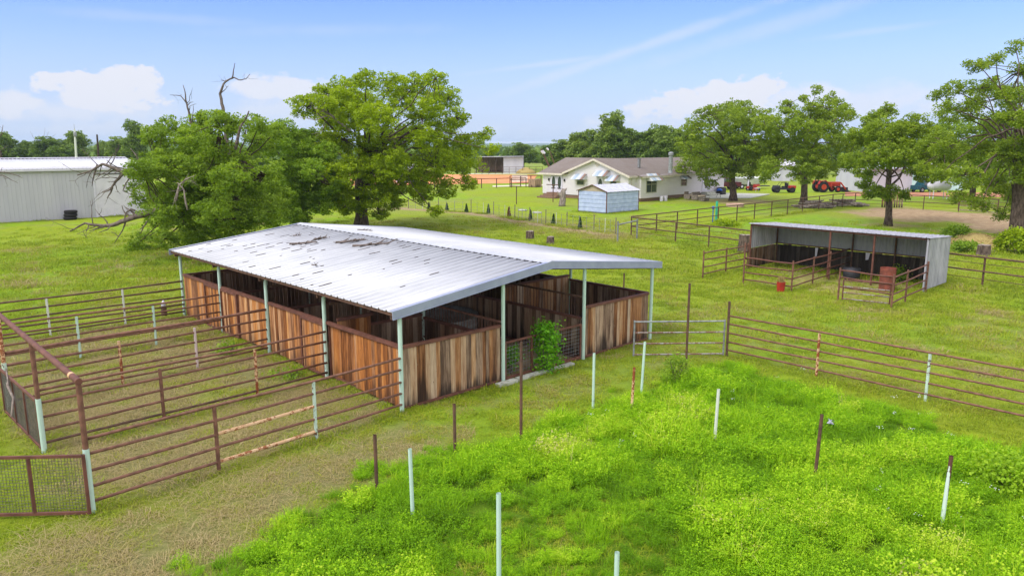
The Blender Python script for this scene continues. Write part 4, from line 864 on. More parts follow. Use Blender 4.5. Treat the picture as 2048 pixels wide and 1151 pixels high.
for (y, w_, h_) in ((2.6, .14, .45), (.1, .2, .35)): m = MB(); m.prism([(SX1 - .14, y, 1.05), (SX1 - .14, y + w_, 1.05), (SX1 - .14, y + w_ * .9, 1.05 - h_), (SX1 - .14, y + w_ * .3, 1.05 - h_ * .9)], (.01, 0, 0)); m.build('torn_liner', WHITE_M, shel)
Z4 = [1.18, .86, .54, .22]
PG2 = 'rusty pipe panels of the loafing shed pens'
fence('four-rail panel running left from the loafing shed corner', 20.2, 4.95, 24.15, 4.95, [(0, 1.3, 0), (.5, 1.25, 0), (1, 1.3, 0)], Z4, r=.03, group=PG2)
fence('front panel of the left shed pen, from the tall corner post to the red bucket', 20.3, 2.95, 20.2, .66, [(0, 1.85, 0), (1, 1.3, 0)], Z4, r=.03, group=PG2, railmat=RUST_RED)
fence('panel between the left and middle shed pens, running back under the roof', 20.2, .66, 26.5, .96, [(.34, 1.25, 0), (.63, 1.3, 0)], Z4, r=.03, group=PG2, railmat=RUST_RED)
fence('front panel of the right shed pen, with a loose gate hung on it', 19.85, -1.45, 19.75, -3.5, [(0, 1.3, 0), (1, 1.3, 0)], [1.2, .92, .55, .18][:3], r=.03, group=PG2, railmat=RUST_RED)
fence('right side panel of the shed pens, ending at the corrugated end wall', 19.75, -3.5, 24.15, -3.25, [(.38, 1.28, 0), (1, 1.3, 0)], Z4, r=.03, group=PG2, railmat=RUST_RED)
g1, g2 = G(1684, 604), G(1778, 614)
bar_gate('low rusty four-bar gate leaning on the front of the right shed pen', g1, g2, .15, .88, 4, RUST_RED, .024)
b = (23.3, -2.0); m = MB(); m.lathe((*b, 0), [(.31, 0), (.31, .3), (.325, .31), (.31, .33), (.31, .62), (.325, .63), (.31, .65), (.31, .98), (.29, .98), (.29, .9), (.001, .88)], 24)
solo(m, 'steel_drum', M_simple('red brown rusty drum', lin(132, 70, 56), lin(98, 56, 46), 5, .7, 0, .2), 'rusty red brown steel drum inside the right shed pen', 'drum', b)
b = G(1561, 583); rb = thing('feed_bucket', 'small red bucket topped with dry straw against the left shed pen rail', 'bucket', b); m = MB(); m.lathe((*b, 0), [(.15, 0), (.18, .42), (.16, .42), (.14, .36), (.001, .36)], 16); m.build('bucket', RED, rb)
m = MB(); rng = np.random.default_rng(3)
for i in range(60): a = rng.uniform(0, 6.28); q = rng.uniform(0, .13); x, y = b[0] + q * math.cos(a), b[1] + q * math.sin(a); m.tube([(x, y, .36), (x + rng.normal(0, .05), y + rng.normal(0, .05), rng.uniform(.5, .68))], .01, 3, False)
m.build('straw', HAY, rb)
m = MB(); m.lathe((24.8, .1, 0), [(.001, 0), (.3, .02), (.36, .1), (.38, .55), (.001, .6)], 18); solo(m, 'water_trough', DARK, 'dark round trough in the shade of the loafing shed', 'trough', (24.8, .1), None, True)

# ------------------------------------------------------------------ paddock fences
def rail_fence(label, pts, postpx, h=1.3, group=None, thin=True, mat=RUST_DK, rp=.045):
    root = thing('paddock_fence', label, 'fence', (*pts[0], 0), group); pts = [np.array(p, float) for p in pts]
    for z, r in ((h, .04), (h * .52, .035)) + (((h * .78, .014), (h * .26, .014)) if thin else ()):
        m = MB(); m.tube([(p[0], p[1], z) for p in pts], r, 7); m.build('rail' if r > .02 else 'wire', mat, root)
    for p in postpx: ptube(root, 'post', (p[0], p[1], 0), (p[0], p[1], h + .03), rp, mat, 8)
cC = (30.96, 17.44)
A_posts = [cC] + [(x, 17.44 + (x - 30.96) * .022) for x in (33.9, 36.5, 39.2, 42.2, 45.1, 48.0, 51.0, 54.0, 57.0, 60.5, 63.6)]
rail_fence('rusty pipe fence running from the paddock corner back past the broad oaks', [cC, (63.6, 18.2)], A_posts, 1.32)
B_dir = [(30.96 - (17.44 - y) * .168, y) for y in (13.4, 10.6, 7.4, 4.0, .4, -4.47, -9.2, -13.5)]
rail_fence('rusty pipe fence from the paddock corner passing behind the loafing shed to the right edge', [cC, (26.9, -6.6), (25.7, -13.5)], B_dir[:1] + [(29.69, 10.63)] + B_dir[2:5] + [(27.35, -4.47), (26.4, -9.4)], 1.28)
rail_fence('far paddock fence along the bare strip beyond the round crowned oak', [(63.6, 18.2), (67.5, 17.6), (68.4, 11.5), (67.9, 5.2), (66, -8)], [(65.5, 18), (67.5, 17.6), (68.2, 14.5), (68.4, 11.5), (68.2, 8.4), (67.9, 5.2), (67.2, 1), (66.6, -4)], 1.35)
g1, g2 = G(1916, 421), G(1994, 427); bar_gate('far paddock gate near the tallest oak', g1, g2, .1, 1.25, 4, RUST_DK, .035)
m = MB(); q1, q2 = G(1762, 414), G(1806, 415); d_ = np.array(q2) - np.array(q1)
for i in range(9): a = np.array(q1) + d_ * i / 9; bb = np.array(q1) + d_ * (i + .85) / 9; m.obox((*((a + bb) / 2), .0), (*((a + bb) / 2), 1.0 + rnd(-.1, .1)), .26, .04, (1, -1, 0), rnd(.2, .9))
solo(m, 'timber_panel', WOOD_GR, 'patched panel of brown boards set in the far paddock fence', 'fence panel', q1)
hp = thing('post_gateway', 'small grey pipe goalpost standing beside the paddock corner', 'gateway', (27.96, 16.19, 0))
ptube(hp, 'post', (27.96, 16.19, 0), (27.96, 16.19, 1.3), .055, GALV); ptube(hp, 'post', (30.1, 16.3, 0), (30.1, 16.3, 1.3), .055, GALV); ptube(hp, 'rail', (27.96, 16.19, 1.08), (30.1, 16.3, 1.2), .045, GALV)
# wire garden fence with little cypresses
WP = [(33.4, 46.6), (33.6, 44.6), (34.0, 42.6), (34.5, 40.8), (34.9, 38.9), (35.0, 37.3), (34.9, 35.8), (34.4, 33.8), (33.9, 32.0), (33.4, 30.6), (33.0, 29.3), (32.6, 28.0), (32.4, 26.9), (32.2, 25.6), (32.0, 24.3), (31.8, 22.9), (31.6, 21.3), (31.4, 20.1), (31.1, 18.9)]
wf = thing('wire_fence', 'low wire fence on thin stakes curving along the house lawn', 'fence', (*WP[0], 0)); rng = np.random.default_rng(4)
for i, p in enumerate(WP):
    thick = i % 2 == 0; ptube(wf, 'stake', (*p, 0), (p[0] + .02, p[1], 1.15 if thick else 1.0), .035 if thick else .02, GREYFAB if thick else WHITE_PIPE if i % 3 else GALV, 6)
    if i < len(WP) - 1: q = ((p[0] + WP[i + 1][0]) / 2, (p[1] + WP[i + 1][1]) / 2); ptube(wf, 'stake', (*q, 0), (*q, .95), .014, GALV, 5)
m = MB()
for z in (.25, .55, .9): m.tube([(*p, z) for p in WP], .006, 4, False)
m.build('wire', GALV, wf)
for i, (px, py, h, rust) in enumerate([(858, 420, .75, 0), (894, 421, .7, 0), (933, 425, .8, 0), (977, 427, .85, 0), (1018, 434, .9, 1), (1061, 440, .85, 0), (1107, 449, .85, 0), (1160, 457, .85, 0)]):
    b = G(px, py); h *= .9; rng = np.random.default_rng(80 + i); root = thing('young_cypress', ['small dark conical cypress by the wire fence, first from the left under the oak', 'second small conical cypress from the left along the wire fence', 'third small conical cypress from the left along the wire fence', 'fourth small conical cypress from the left, just left of the dead one', 'browned dead cypress along the wire fence', 'small conical cypress between the dead one and the septic lids', 'small dark cypress second from the right along the wire fence', 'small dark cypress nearest the paddock corner, rightmost'][i], 'shrub', b, 'young cypresses along the wire fence')
    m = MB(); n = 420; zz = rng.random(n) ** 1.2; a = rng.uniform(0, 6.28, n); q = .17 * (1 - zz) * rng.uniform(.5, 1, n) + .02; cc = np.stack([b[0] + q * np.cos(a), b[1] + q * np.sin(a), .08 + zz * h], 1)
    m.quads(leaf_quads(cc, .10, rng, .1), rng.random(n)); m.build('foliage', LEAF_CYR if rust else LEAF_CY, root); ptube(root, 'stem', (*b, 0), (*b, h * .7), .015, BARK_DK, 5)
# stumps
def stump(px, py, r, h, label, seed, wide=1.25):
    b = G(px, py); rng = np.random.default_rng(seed); root = thing('tree_stump', label, 'stump', b, 'sawn tree stumps in the lawn'); n = 22; V = []; ks = rng.uniform(.85, 1.15, n)
    for (zz, rr) in ((-.05, wide), (h * .25, 1.08), (h * .6, 1.0), (h, .96)):
        for j in range(n): a = 6.283 * j / n; V.append((b[0] + r * rr * ks[j] ** .7 * math.cos(a), b[1] + r * rr * ks[j] ** .7 * math.sin(a), zz + (rng.uniform(-.02, .03) if zz == h else 0)))
    m = MB(); m.add(V, [(i * n + j, i * n + (j + 1) % n, (i + 1) * n + (j + 1) % n, (i + 1) * n + j) for i in range(3) for j in range(n)]); m.build('bark', BARK, root)
    m = MB(); m.add(V[-n:] , [tuple(range(n))]); m.build('cut_face', DEADWOOD, root)
stump(1060, 477, .26, .5, 'dark square-cut stump on the lawn behind the barn, the left of two', 1, 1.1); stump(1101, 488, .24, .46, 'flared stump on the lawn behind the barn, the right of two', 2, 1.5)
stump(1966, 512, .33, .62, 'pale flared stump behind the fence right of the loafing shed', 3, 1.3); stump(1488, 506, .32, 1.05, 'tall grey stump tucked against the left corner of the loafing shed', 4, 1.15)
# carved stump
b = G(1124, 412); rng = np.random.default_rng(31); cs = thing('snag', 'broken weathered tree snag on the lawn in front of the house steps', 'stump', b); m = MB()
m.tube(wob((*b, -.05), (b[0] + .1, b[1] - .1, 1.75), rng, 7, .1), [.38, .34, .33, .30, .30, .27, .16], 12)
m.tube(wob((b[0], b[1], .9), (b[0] - .35, b[1] + .35, 1.45), rng, 5, .1), [.2, .17, .14, .12, .05], 9); m.tube(wob((b[0], b[1], 1.3), (b[0] + .35, b[1] - .3, 1.8), rng, 5, .1), [.16, .15, .13, .1, .04], 9)
m.build('trunk', DEADWOOD, cs, True)
# clothes poles, lids
for (px, py, top, x0, x1, lab) in [(1033, 408, 372, 1021, 1043, 'rusty T-shaped clothesline pole standing on the open lawn'), (1106, 404, 369, 1093, 1117, 'rusty T-shaped clothesline pole in front of the french doors')]:
    b = G(px, py); D = depth_of(b); root = thing('clothesline_pole', lab, 'pole', b, 'clothesline poles'); h = at_depth(px, top, D)[2]; ptube(root, 'pole', (*b, 0), (*b, h), .05, RUST_DK, 8)
    p, q = at_depth(x0, top, D), at_depth(x1, top + .5, D); ptube(root, 'crossbar', tuple(p), tuple(q), .045, RUST_DK, 8)
for (px, py, lab) in [(1045, 421, 'left flat white concrete lid in the lawn'), (1074, 426, 'right flat white concrete lid in the lawn')]:
    b = G(px, py); m = MB(); m.lathe((*b, 0), [(.42, 0), (.45, .05), (.42, .10), (.001, .12)], 24); solo(m, 'septic_lid', CONC, lab, 'lid', b, 'concrete lids in the lawn')
b = G(1432, 445); hy = thing('yard_hydrant', 'teal painted hydrant posts beside the paddock fence', 'hydrant', b); ptube(hy, 'standpipe', (*b, 0), (*b, 1.7), .09, TEAL, 10); m = MB(); m.obox((b[0], b[1], .0), (b[0] + .02, b[1], .25), .22, .22, (1, 0, 0)); m.build('base', TEAL, hy)
p = G(1425, 446); ptube(hy, 'valve_pipe', (*p, 0), (*p, 1.15), .04, BLUE, 8); m = MB(); m.lathe((*p, 1.1), [(.05, 0), (.12, .06), (.1, .2), (.02, .24)], 12); m.build('valve_head', BLUE, hy)

# ------------------------------------------------------------------ HOUSE
HX0, HX1, HY0, HYM, HY1 = 55.6, 74.9, 37.0, 46.4, 50.0
hs = thing('house', 'long white sided single-storey house with brown shingle roof', 'house', (HX0, HY0, 0))
ZE, ZRG = 2.9, 4.5; RY = (HY0 + HYM) / 2
m = MB(); m.prism([(HX0, HY0, .42), (HX0, HYM, .42), (HX0, HYM, ZE + .05), (HX0, RY, ZRG - .05), (HX0, HY0, ZE + .05)], (HX1 - HX0, 0, 0)); m.box(HX0 + .004, HYM - .2, .42, HX0 + 9.2, HY1, ZE); m.prism([(HX0 + .1, HY1 - .12, ZE - .02), (HX0 + 4.6, HY1 - .12, ZRG - .1), (HX0 + 9.1, HY1 - .12, ZE - .02)], (0, .115, 0)); wall = m.build('wall', SIDING, hs)
m = MB(); m.box(HX0 + .08, HY0 + .08, -.02, HX1 - .08, HYM, .42); m.box(HX0 + .085, HYM - .1, -.02, HX0 + 9, HY1 - .08, .419); m.build('foundation', BRICK, hs)
bx0, bx1, by0 = 56.9, 61.9, 36.3
m = MB(); m.box(bx0, by0, .42, bx1, HY0 - .003, ZE - .05); m.build('bay', SIDING, hs); m = MB(); m.box(bx0 + .1, by0 + .1, -.02, bx1 - .1, HY0 + .07, .40); m.build('foundation', BRICK, hs)
m = MB(); m.box(bx0 - .05, by0 - .05, .36, bx1 + .05, HY0, .42); m.build('sill_board', CREAM, hs)
OV = .42; T_ = .12
def slab(mb, pts, th=T_): mb.prism([(*p[:2], p[2] - th) for p in pts], (0, 0, th))
m = MB(); zs = (ZRG - ZE) / (RY - HY0); ze = ZE - OV * zs * .6
slab(m, [(HX0 - OV, HY0 - OV, ze), (HX1 + OV, HY0 - OV, ze), (HX1 + OV, RY, ZRG + .1), (HX0 - OV, RY, ZRG + .1)]); slab(m, [(HX0 - OV, RY, ZRG + .1), (HX1 + OV, RY, ZRG + .1), (HX1 + OV, HYM + .3, ZE), (HX0 - OV, HYM + .3, ZE)])
slab(m, [(bx0 - .3, by0 - OV, ze - .06), (bx1 + .3, by0 - OV, ze - .06), (bx1 + .3, HY0 - OV + .3, ze + .11), (bx0 - .3, HY0 - OV + .3, ze + .11)])
xr = HX0 + 4.5; slab(m, [(HX0 - OV, HYM - .35, ze + .02), (xr, HYM - 3, ZRG + .09), (xr, HY1 + OV, ZRG + .09), (HX0 - OV, HY1 + OV, ze + .02)]); slab(m, [(xr, RY, ZRG + .09), (HX0 + 9.4, RY, ZE), (HX0 + 9.4, HY1 + OV, ZE), (xr, HY1 + OV, ZRG + .09)])
rf = m.build('roof', SHINGLE, hs)
m = MB()
for (ya, za, yb, zb) in ((HY0 - OV, ze, RY, ZRG + .1), (RY, ZRG + .1, HYM + .05, ZE + .05)): m.prism([(HX0 - OV - .03, ya, za - .22), (HX0 - OV - .03, yb, zb - .22), (HX0 - OV - .03, yb, zb + .01), (HX0 - OV - .03, ya, za + .01)], (.028, 0, 0))
m.box(HX0 - OV - .03, HYM + .052, ze - .18, HX0 - OV - .002, HY1 + OV, ze + .03); m.box(bx0 - .3, by0 - OV - .03, ze - .26, bx1 + .3, by0 - OV - .002, ze - .04); m.box(HX0 - OV, HY0 - OV - .03, ze - .2, bx0 - .32, HY0 - OV - .002, ze + .01); m.box(bx1 + .32, HY0 - OV - .03, ze - .2, HX1 + OV, HY0 - OV - .002, ze + .01)
m.build('fascia', CREAM, rf)
def box_on(face, px0, py0, px1, py1, c, out, th=.03, mb=None):
    f = onx if face == 'x' else ony; a0, z1 = f(px0, py0, c); a1, z0 = f(px1, py1, c); a0, a1 = min(a0, a1), max(a0, a1)
    return a0, a1, z0, z1
def window(face, c, a0, a1, z0, z1, lights=2, lab=None):
    def B(mb, p, q, r, s, o0, o1):
        if face == 'x': mb.box(c - o1, p, r, c - o0, q, s)
        else: mb.box(p, c - o1, r, q, c - o0, s)
    f = MB(); t_ = .09; B(f, a0 - t_, a1 + t_, z1, z1 + t_, .0, .06); B(f, a0 - t_, a1 + t_, z0 - t_, z0, .0, .07); B(f, a0 - t_, a0, z0 + .001, z1 - .001, .0, .06); B(f, a1, a1 + t_, z0 + .001, z1 - .001, .0, .06)
    for k in range(1, lights): am = a0 + (a1 - a0) * k / lights; B(f, am - .035, am + .035, z0 + .001, z1 - .001, .0, .05)
    B(f, a0 + .002, a1 - .002, (z0 + z1) / 2 - .03, (z0 + z1) / 2 + .03, .0, .045)
    o = f.build('window', M_simple('khaki window frame', lin(170, 168, 150), lin(150, 148, 132), 4, .6) if 'khaki window frame' not in bpy.data.materials else bpy.data.materials['khaki window frame'], hs)
    g = MB(); B(g, a0, a1, z0, z1, .002, .02); g.build('pane', GLASS, o); return o
def awning(face, c, a0, a1, z, dep=.75, drop=.55):
    m = MB(); n = 8
    for k in range(n):
        p, q = a0 + (a1 - a0) * k / n, a0 + (a1 - a0) * (k + 1) / n - .01; zz = z + (.02 if k % 2 else 0); tn = ([.0, .3, .45, .2, .62, .5, .78, .84] if face == 'y' else [.84, .78, .5, .62, .2, .45, .3, .0])[k]
        if face == 'x': m.prism([(c, p, zz), (c, q, zz), (c - dep, q, zz - drop), (c - dep, p, zz - drop)], (0, 0, .02), tn)
        else: m.prism([(q, c, zz), (p, c, zz), (p, c - dep, zz - drop), (q, c - dep, zz - drop)], (0, 0, .02), tn)
    if face == 'x':
        for a in (a0, a1 - .02): m.prism([(c, a, z), (c - dep, a, z - drop), (c, a, z - drop)], (0, .02, 0), .6)
    else:
        for a in (a0, a1 - .02): m.prism([(a, c, z), (a, c - dep, z - drop), (a, c, z - drop)], (.02, 0, 0), .6)
    m.build('awning', AWN, hs)
def oval_door(face, c, a0, a1, z0, z1, lab=None):
    o_ = .05
    f = MB()
    if face == 'x': f.box(c - o_, a0, z0, c, a1, z1)
    else: f.box(a0, c - o_, z0, a1, c, z1)
    d = f.build('door', WHITE_M, hs)
    if lab: d['label'] = lab
    ac, zc, ra, rz = (a0 + a1) / 2, z0 + (z1 - z0) * .58, (a1 - a0) * .30, (z1 - z0) * .34; g = MB(); n = 20
    P_ = [(c - o_ - .012, ac + ra * math.cos(i * 6.283 / n), zc + rz * math.sin(i * 6.283 / n)) for i in range(n)] if face == 'x' else [(ac + ra * math.cos(i * 6.283 / n), c - o_ - .012, zc + rz * math.sin(i * 6.283 / n)) for i in range(n)]
    g.prism(P_, (.01, 0, 0) if face == 'x' else (0, .01, 0)); g.build('pane', GLASS, d)
    k = MB()
    if face == 'x': k.box(c - o_ - .05, ac - .3, z0 + .42, c - o_ - .001, ac + .3, z0 + .52)
    else: k.box(ac - .3, c - o_ - .05, z0 + .42, ac + .3, c - o_ - .001, z0 + .52)
    k.build('mail_slot', BLACK, d)
# facade x = HX0
y0, _ = onx(1125, 380, HX0); y1, _ = onx(1102, 380, HX0); ym = (y0 + y1) / 2
oval_door('x', HX0, y0, ym - .02, .62, 2.62, 'right leaf of the white french doors'); oval_door('x', HX0, ym + .02, y1, .62, 2.62, 'left leaf of the white french doors')
for yy in (y0 - .35, y1 + .3): m = MB(); m.box(HX0 - .14, yy - .07, 1.9, HX0 - .003, yy + .07, 2.2); m.build('wall_lamp', BLACK, hs)
for (a, b_, c0, d0) in ((1168, 355, 1155, 366.5), (1233, 361, 1222, 372)):
    p, q, r, s = box_on('x', a, b_, c0, d0, HX0, 0); window('x', HX0, p, q, r - .1, s, 1)
for (a, b_, w_) in ((1161, 347, 2.3), (1228, 350, 1.9)): yy, zz = onx(a, b_, HX0); awning('x', HX0 - .005, yy - w_ * .45, yy + w_ * .38, zz - .05, .8, .6)
yy, zz = onx(1206, 341, HX0); awning('x', HX0 - .005, yy - 1.05, yy + .95, zz - .02, .8, .6)
yy, _ = onx(1201, 360, HX0); oval_door('x', HX0, yy - .48, yy + .48, .7, 2.55, 'arched side door under the middle awning')
yy, zz = onx(1195, 327, HX0); m = MB(); m.lathe((HX0 - .04, yy, zz), [(.30, 0), (.34, .0), (.34, .036)], 20, axis='x'); m.build('gable_vent', CREAM, hs)
# facade y = by0 / HY0
p, q, r, s = box_on('y', 1293.5, 356, 1311.5, 385, by0, 0); window('y', by0, p, q, r + .1, s + .15, 2); awning('y', by0 - .005, p - .1, q + .5, s + .45, .8, .75)
p, q, r, s = box_on('y', 1363, 357, 1372, 370, HY0, 0); window('y', HY0, p, q, r, s, 1); awning('y', HY0 - .005, p - .3, q + .3, s + .35, .6, .4)
p, q, r, s = box_on('y', 1405, 350, 1419, 385, HY0, 0); oval_door('y', HY0, p, q, .55, 2.6, 'white side door near the right end of the house')
xx, _ = ony(1265, 380, HY0); m = MB(); m.tube([(HX0 + .5, HY0 - .05, .5), (HX0 + .5, HY0 - .05, 2.7)], .04, 8); m.build('downpipe', CREAM, hs)
xx, zz = ony(1278, 326, RY - 1.6); 
vx, vy = G(1278, 326, 4.1); m = MB(); m.box(vx - .12, vy - .12, 3.6, vx + .12, vy + .12, 4.55); m.box(vx - .2, vy - .2, 4.553, vx + .2, vy + .2, 4.62); m.build('roof_vent', GALV, rf)
vx, vy = G(1341, 334, 3.9); m = MB(); m.lathe((vx, vy, 3.3), [(.26, 0), (.2, .25), (.2, 1.75), (.27, 1.77), (.27, 2.0), (.18, 2.1), (.08, 2.12)], 16); m.build('chimney', GALV, rf)
# steps
yy0, yy1 = y0 - .5, y1 + .5; st_ = thing('front_steps', 'brown stone steps up to the french doors', 'steps', (HX0 - 1, ym, 0)); m = MB()
for k in range(4): m.box(HX0 - 1.9 + k * .42, yy0 + k * .12, 0, HX0 - .06, yy1 - k * .12, .15 * (k + 1))
m.build('treads', BRICK, st_)
st2 = thing('side_steps', 'low step block under the right side door of the house', 'steps', (p, HY0 - .6, 0)); m = MB(); m.box(p - .3, HY0 - 1.3, .05, q + .3, HY0 - .03, .28); m.box(p - .1, HY0 - .8, .281, q + .1, HY0 - .031, .5); m.build('treads', CONC, st2)
ab = (73.2, 36.3); m = MB(); m.box(ab[0] - .45, ab[1] - .4, .1, ab[0] + .45, ab[1] + .4, .95); ac_ = thing('air_conditioner', 'dark air conditioning unit against the right end of the house', 'appliance', ab); m.build('casing', DARK, ac_); m = MB(); m.lathe((*ab, .951), [(.36, 0), (.36, .03), (.1, .05)], 18); m.build('fan_grille', BLACK, ac_)
bb = G(1438, 396); bq = thing('barbecue', 'kettle barbecue with blue lid on the patio', 'barbecue', bb); m = MB(); m.lathe((*bb, .62), [(.05, 0), (.25, .08), (.33, .2), (.33, .24)], 18); m.build('bowl', BLACK, bq); m = MB(); m.lathe((*bb, .862), [(.34, 0), (.32, .1), (.22, .22), (.05, .28)], 18); m.build('lid', BLUE, bq)
for k in range(3): a = k * 2.1; ptube(bq, 'leg', (bb[0] + .12 * math.cos(a), bb[1] + .12 * math.sin(a), .66), (bb[0] + .34 * math.cos(a), bb[1] + .34 * math.sin(a), .02), .02, BLACK, 6)
# outdoor sofa set
fb = G(1392, 400)
def sofa(cx, cy, w_, label, back=True):
    r = thing('garden_chair', label, 'chair', (cx, cy), 'weathered patio seats beside the house'); m = MB(); m.box(cx - w_ / 2, cy - .38, .12, cx + w_ / 2, cy + .35, .38); m.box(cx - w_ / 2 - .08, cy - .38, .1, cx - w_ / 2 - .002, cy + .38, .6); m.box(cx + w_ / 2 + .002, cy - .38, .1, cx + w_ / 2 + .08, cy + .38, .6); m.build('frame', GREYFAB, r)
    m = MB(); m.box(cx - w_ / 2, cy + .352, .12, cx + w_ / 2, cy + .45, .9); m.build('backrest', GREYFAB, r); m = MB(); m.box(cx - w_ / 2 + .03, cy - .36, .382, cx + w_ / 2 - .03, cy + .33, .5); m.build('cushion', TAN, r)
q1 = G(1378, 399); sofa(*q1, .8, 'single weathered patio chair, left of the bench'); q1 = G(1397, 400); sofa(*q1, 1.5, 'wider weathered patio bench with pale cushion')
q1 = G(1408, 402); m = MB(); m.box(q1[0] - .5, q1[1] - .35, .05, q1[0] + .5, q1[1] + .35, .32); m.box(q1[0] - .55, q1[1] - .4, .321, q1[0] + .55, q1[1] + .4, .37); solo(m, 'coffee_table', GREYFAB, 'low weathered table in front of the patio bench', 'table', q1)
for (px, lab) in ((1323, 'left white bucket at the foot of the house bay'), (1331, 'right white bucket at the foot of the house bay')):
    q1 = G(px, 402 - (px - 1323) * .05); m = MB(); m.lathe((*q1, 0), [(.19, 0), (.22, .5), (.2, .52)], 14); solo(m, 'white_bucket', WHITE_M, lab, 'bucket', q1, 'white buckets by the house')
q1 = G(1470, 413); m = MB(); m.lathe((*q1, 0), [(.85, 0), (.9, .30), (.72, .30), (.7, .04), (.001, .03)], 24); solo(m, 'fire_ring', PINKSTONE, 'low pinkish stone fire ring under the broad spreading oak', 'fire pit', q1)
# small shed
sb = thing('garden_shed', 'small pale blue metal shed with brown corner trim on the house lawn', 'shed', (42.9, 29.5, 0)); X0_, X1_, Y0_, Y1_ = 42.9, 47.6, 29.5, 32.9; YM = 31.15
def ribs(mb, axis, c, a0, a1, z0, z1, step, out):
    n = int((z1 - z0) / step)
    for k in range(n):
        z = z0 + (z1 - z0) * k / n; h = (z1 - z0) / n
        if axis == 'x': mb.prism([(a0, c, z), (a0, c - out, z + h * .1), (a0, c - out * .4, z + h * .98), (a0, c, z + h)], (a1 - a0, 0, 0))
        else: mb.prism([(c, a0, z), (c - out, a0, z + h * .1), (c - out * .4, a0, z + h * .98), (c, a0, z + h)], (0, a1 - a0, 0))
m = MB(); m.box(X0_ + .03, Y0_ + .03, .06, X1_ - .03, Y1_ - .03, 1.93); ribs(m, 'x', Y0_ + .03, X0_ + .04, X1_ - .04, .08, 1.92, .31, .03); ribs(m, 'y', X0_ + .03, Y0_ + .04, Y1_ - .04, .08, 1.92, .31, .03); m.build('wall', SHED_BLUE, sb)
m = MB(); m.prism([(X0_ + .02, Y0_ + .1, 1.94), (X0_ + .02, Y1_ - .1, 1.94), (X0_ + .02, YM, 2.45)], (.03, 0, 0)); m.box(X0_ - .0, YM - .1, 2.2, X0_ + .018, YM + .35, 2.3); m.build('gable', M_simple('tan sheet', lin(180, 166, 146), lin(160, 146, 128), 5, .7), sb)
m = MB(); corrugate(m, Y0_ - .12, 1.93, YM, 2.52, X0_ - .12, X1_ + .12, .6, .03, 'y', .02); corrugate(m, YM, 2.52, Y1_ + .12, 1.93, X0_ - .12, X1_ + .12, .6, .03, 'y', .02); m.build('roof', SHED_ROOF, sb)
m = MB()
for (x, y) in ((X0_ - .01, Y0_ - .01), (X0_ - .01, Y1_ - .05), (X1_ - .05, Y0_ - .01)): m.box(x, y, .02, x + .07, y + .07, 1.94)
m.box(X0_ + .08, Y0_ - .02, 1.90, X1_ - .07, Y0_ + .01, 1.95); m.obox((X0_ - .13, Y0_ - .14, 1.93), (X0_ - .13, YM, 2.53), .03, .06); m.obox((X0_ - .13, YM, 2.53), (X0_ - .13, Y1_ + .14, 1.93), .03, .06); m.build('corner_trim', RUST_RED, sb)
m = MB(); m.box(X0_ + .05, Y0_ + .05, -.02, X1_ - .05, Y1_ - .05, .06); m.build('skid_base', DARKWOOD, sb)
# ------------------------------------------------------------------ left metal building
LX0, LX1, LY0, LY1 = -22, 12.6, 57.3, 69.3; LR = (LY0 + LY1) / 2
lb = thing('metal_building', 'long pale grey metal workshop with a white roll-up door at its right end', 'building', (LX0, LY0, 0)); dx0, dx1, dz = 8.55, 12.15, 3.62
def vwall(mb, x0, x1, z0, z1):
    x = x0
    while x < x1 - .02:
        w_ = min(.3, x1 - x); mb.box(x, LY0, z0, x + w_ * .86, LY0 + .1, z1); mb.box(x + w_ * .86, LY0 - .03, z0, x + w_, LY0 + .1, z1); x += w_
m = MB(); vwall(m, LX0, dx0, 0, 4.15); vwall(m, dx0, dx1, dz + .15, 4.149); vwall(m, dx1, LX1, 0, 4.15); m.box(LX0, LY0 + .1, 0, LX0 + .1, LY1, 4.15); m.box(LX1 - .1, LY0 + .1, 0, LX1, LY1, 4.15); m.prism([(LX1 - .1, LY0 + .1, 4.15), (LX1 - .1, LY1, 4.15), (LX1 - .1, LR, 4.85)], (.1, 0, 0)); m.box(LX0, LY1 - .1, 0, LX1, LY1, 4.1); m.build('wall', GREY_WALL, lb)
d = MB(); n = 38
for k in range(n): z = .02 + (dz - .02) * k / n; h = (dz - .02) / n; d.prism([(dx0 + .05, LY0 + .06, z), (dx0 + .05, LY0 + .02, z + h * .25), (dx0 + .05, LY0 + .02, z + h * .7), (dx0 + .05, LY0 + .06, z + h * .95)], (dx1 - dx0 - .1, 0, 0))
dr = d.build('roller_door', M_simple('white door slats', lin(226, 222, 232), lin(214, 210, 222), 2, .5), lb); d = MB(); d.box(dx0 - .09, LY0 - .06, 0, dx0 + .06, LY0 - .001, dz + .06); d.box(dx1 - .06, LY0 - .05, 0, dx1 + .06, LY0 - .001, dz + .06); d.build('door_frame', WHITE_M, dr); d = MB(); d.box(dx0 + .062, LY0 - .04, dz - .02, dx1 - .062, LY0 + .01, dz + .05); d.build('lintel_seal', DARK, dr); d = MB(); d.box(dx0 + .062, LY0 - .045, dz + .051, dx1 - .062, LY0 - .002, dz + .15); d.build('door_frame', WHITE_M, dr)
m = MB(); corrugate(m, LY0 - .25, 4.16, LR, 4.93, LX0 - .2, LX1 + .3, .3, .05, 'y', .02); corrugate(m, LR, 4.93, LY1 + .25, 4.16, LX0 - .2, LX1 + .3, .3, .05, 'y', .02); lr = m.build('roof', M_simple('bright white roof sheet', lin(198, 198, 206), lin(188, 188, 198), 1, .4), lb)
m = MB(); m.box(LX0 - .2, LY0 - .30, 3.98, LX1 + .3, LY0 - .24, 4.14); m.build('gutter', WHITE_M, lr)
m = MB()
m.prism(comb(LX0, .3, int((LX1 - LX0) / .3), .19, 4.9, 4.95, lambda a, z: (a, LR - .42, z)), (0, .03, 0))
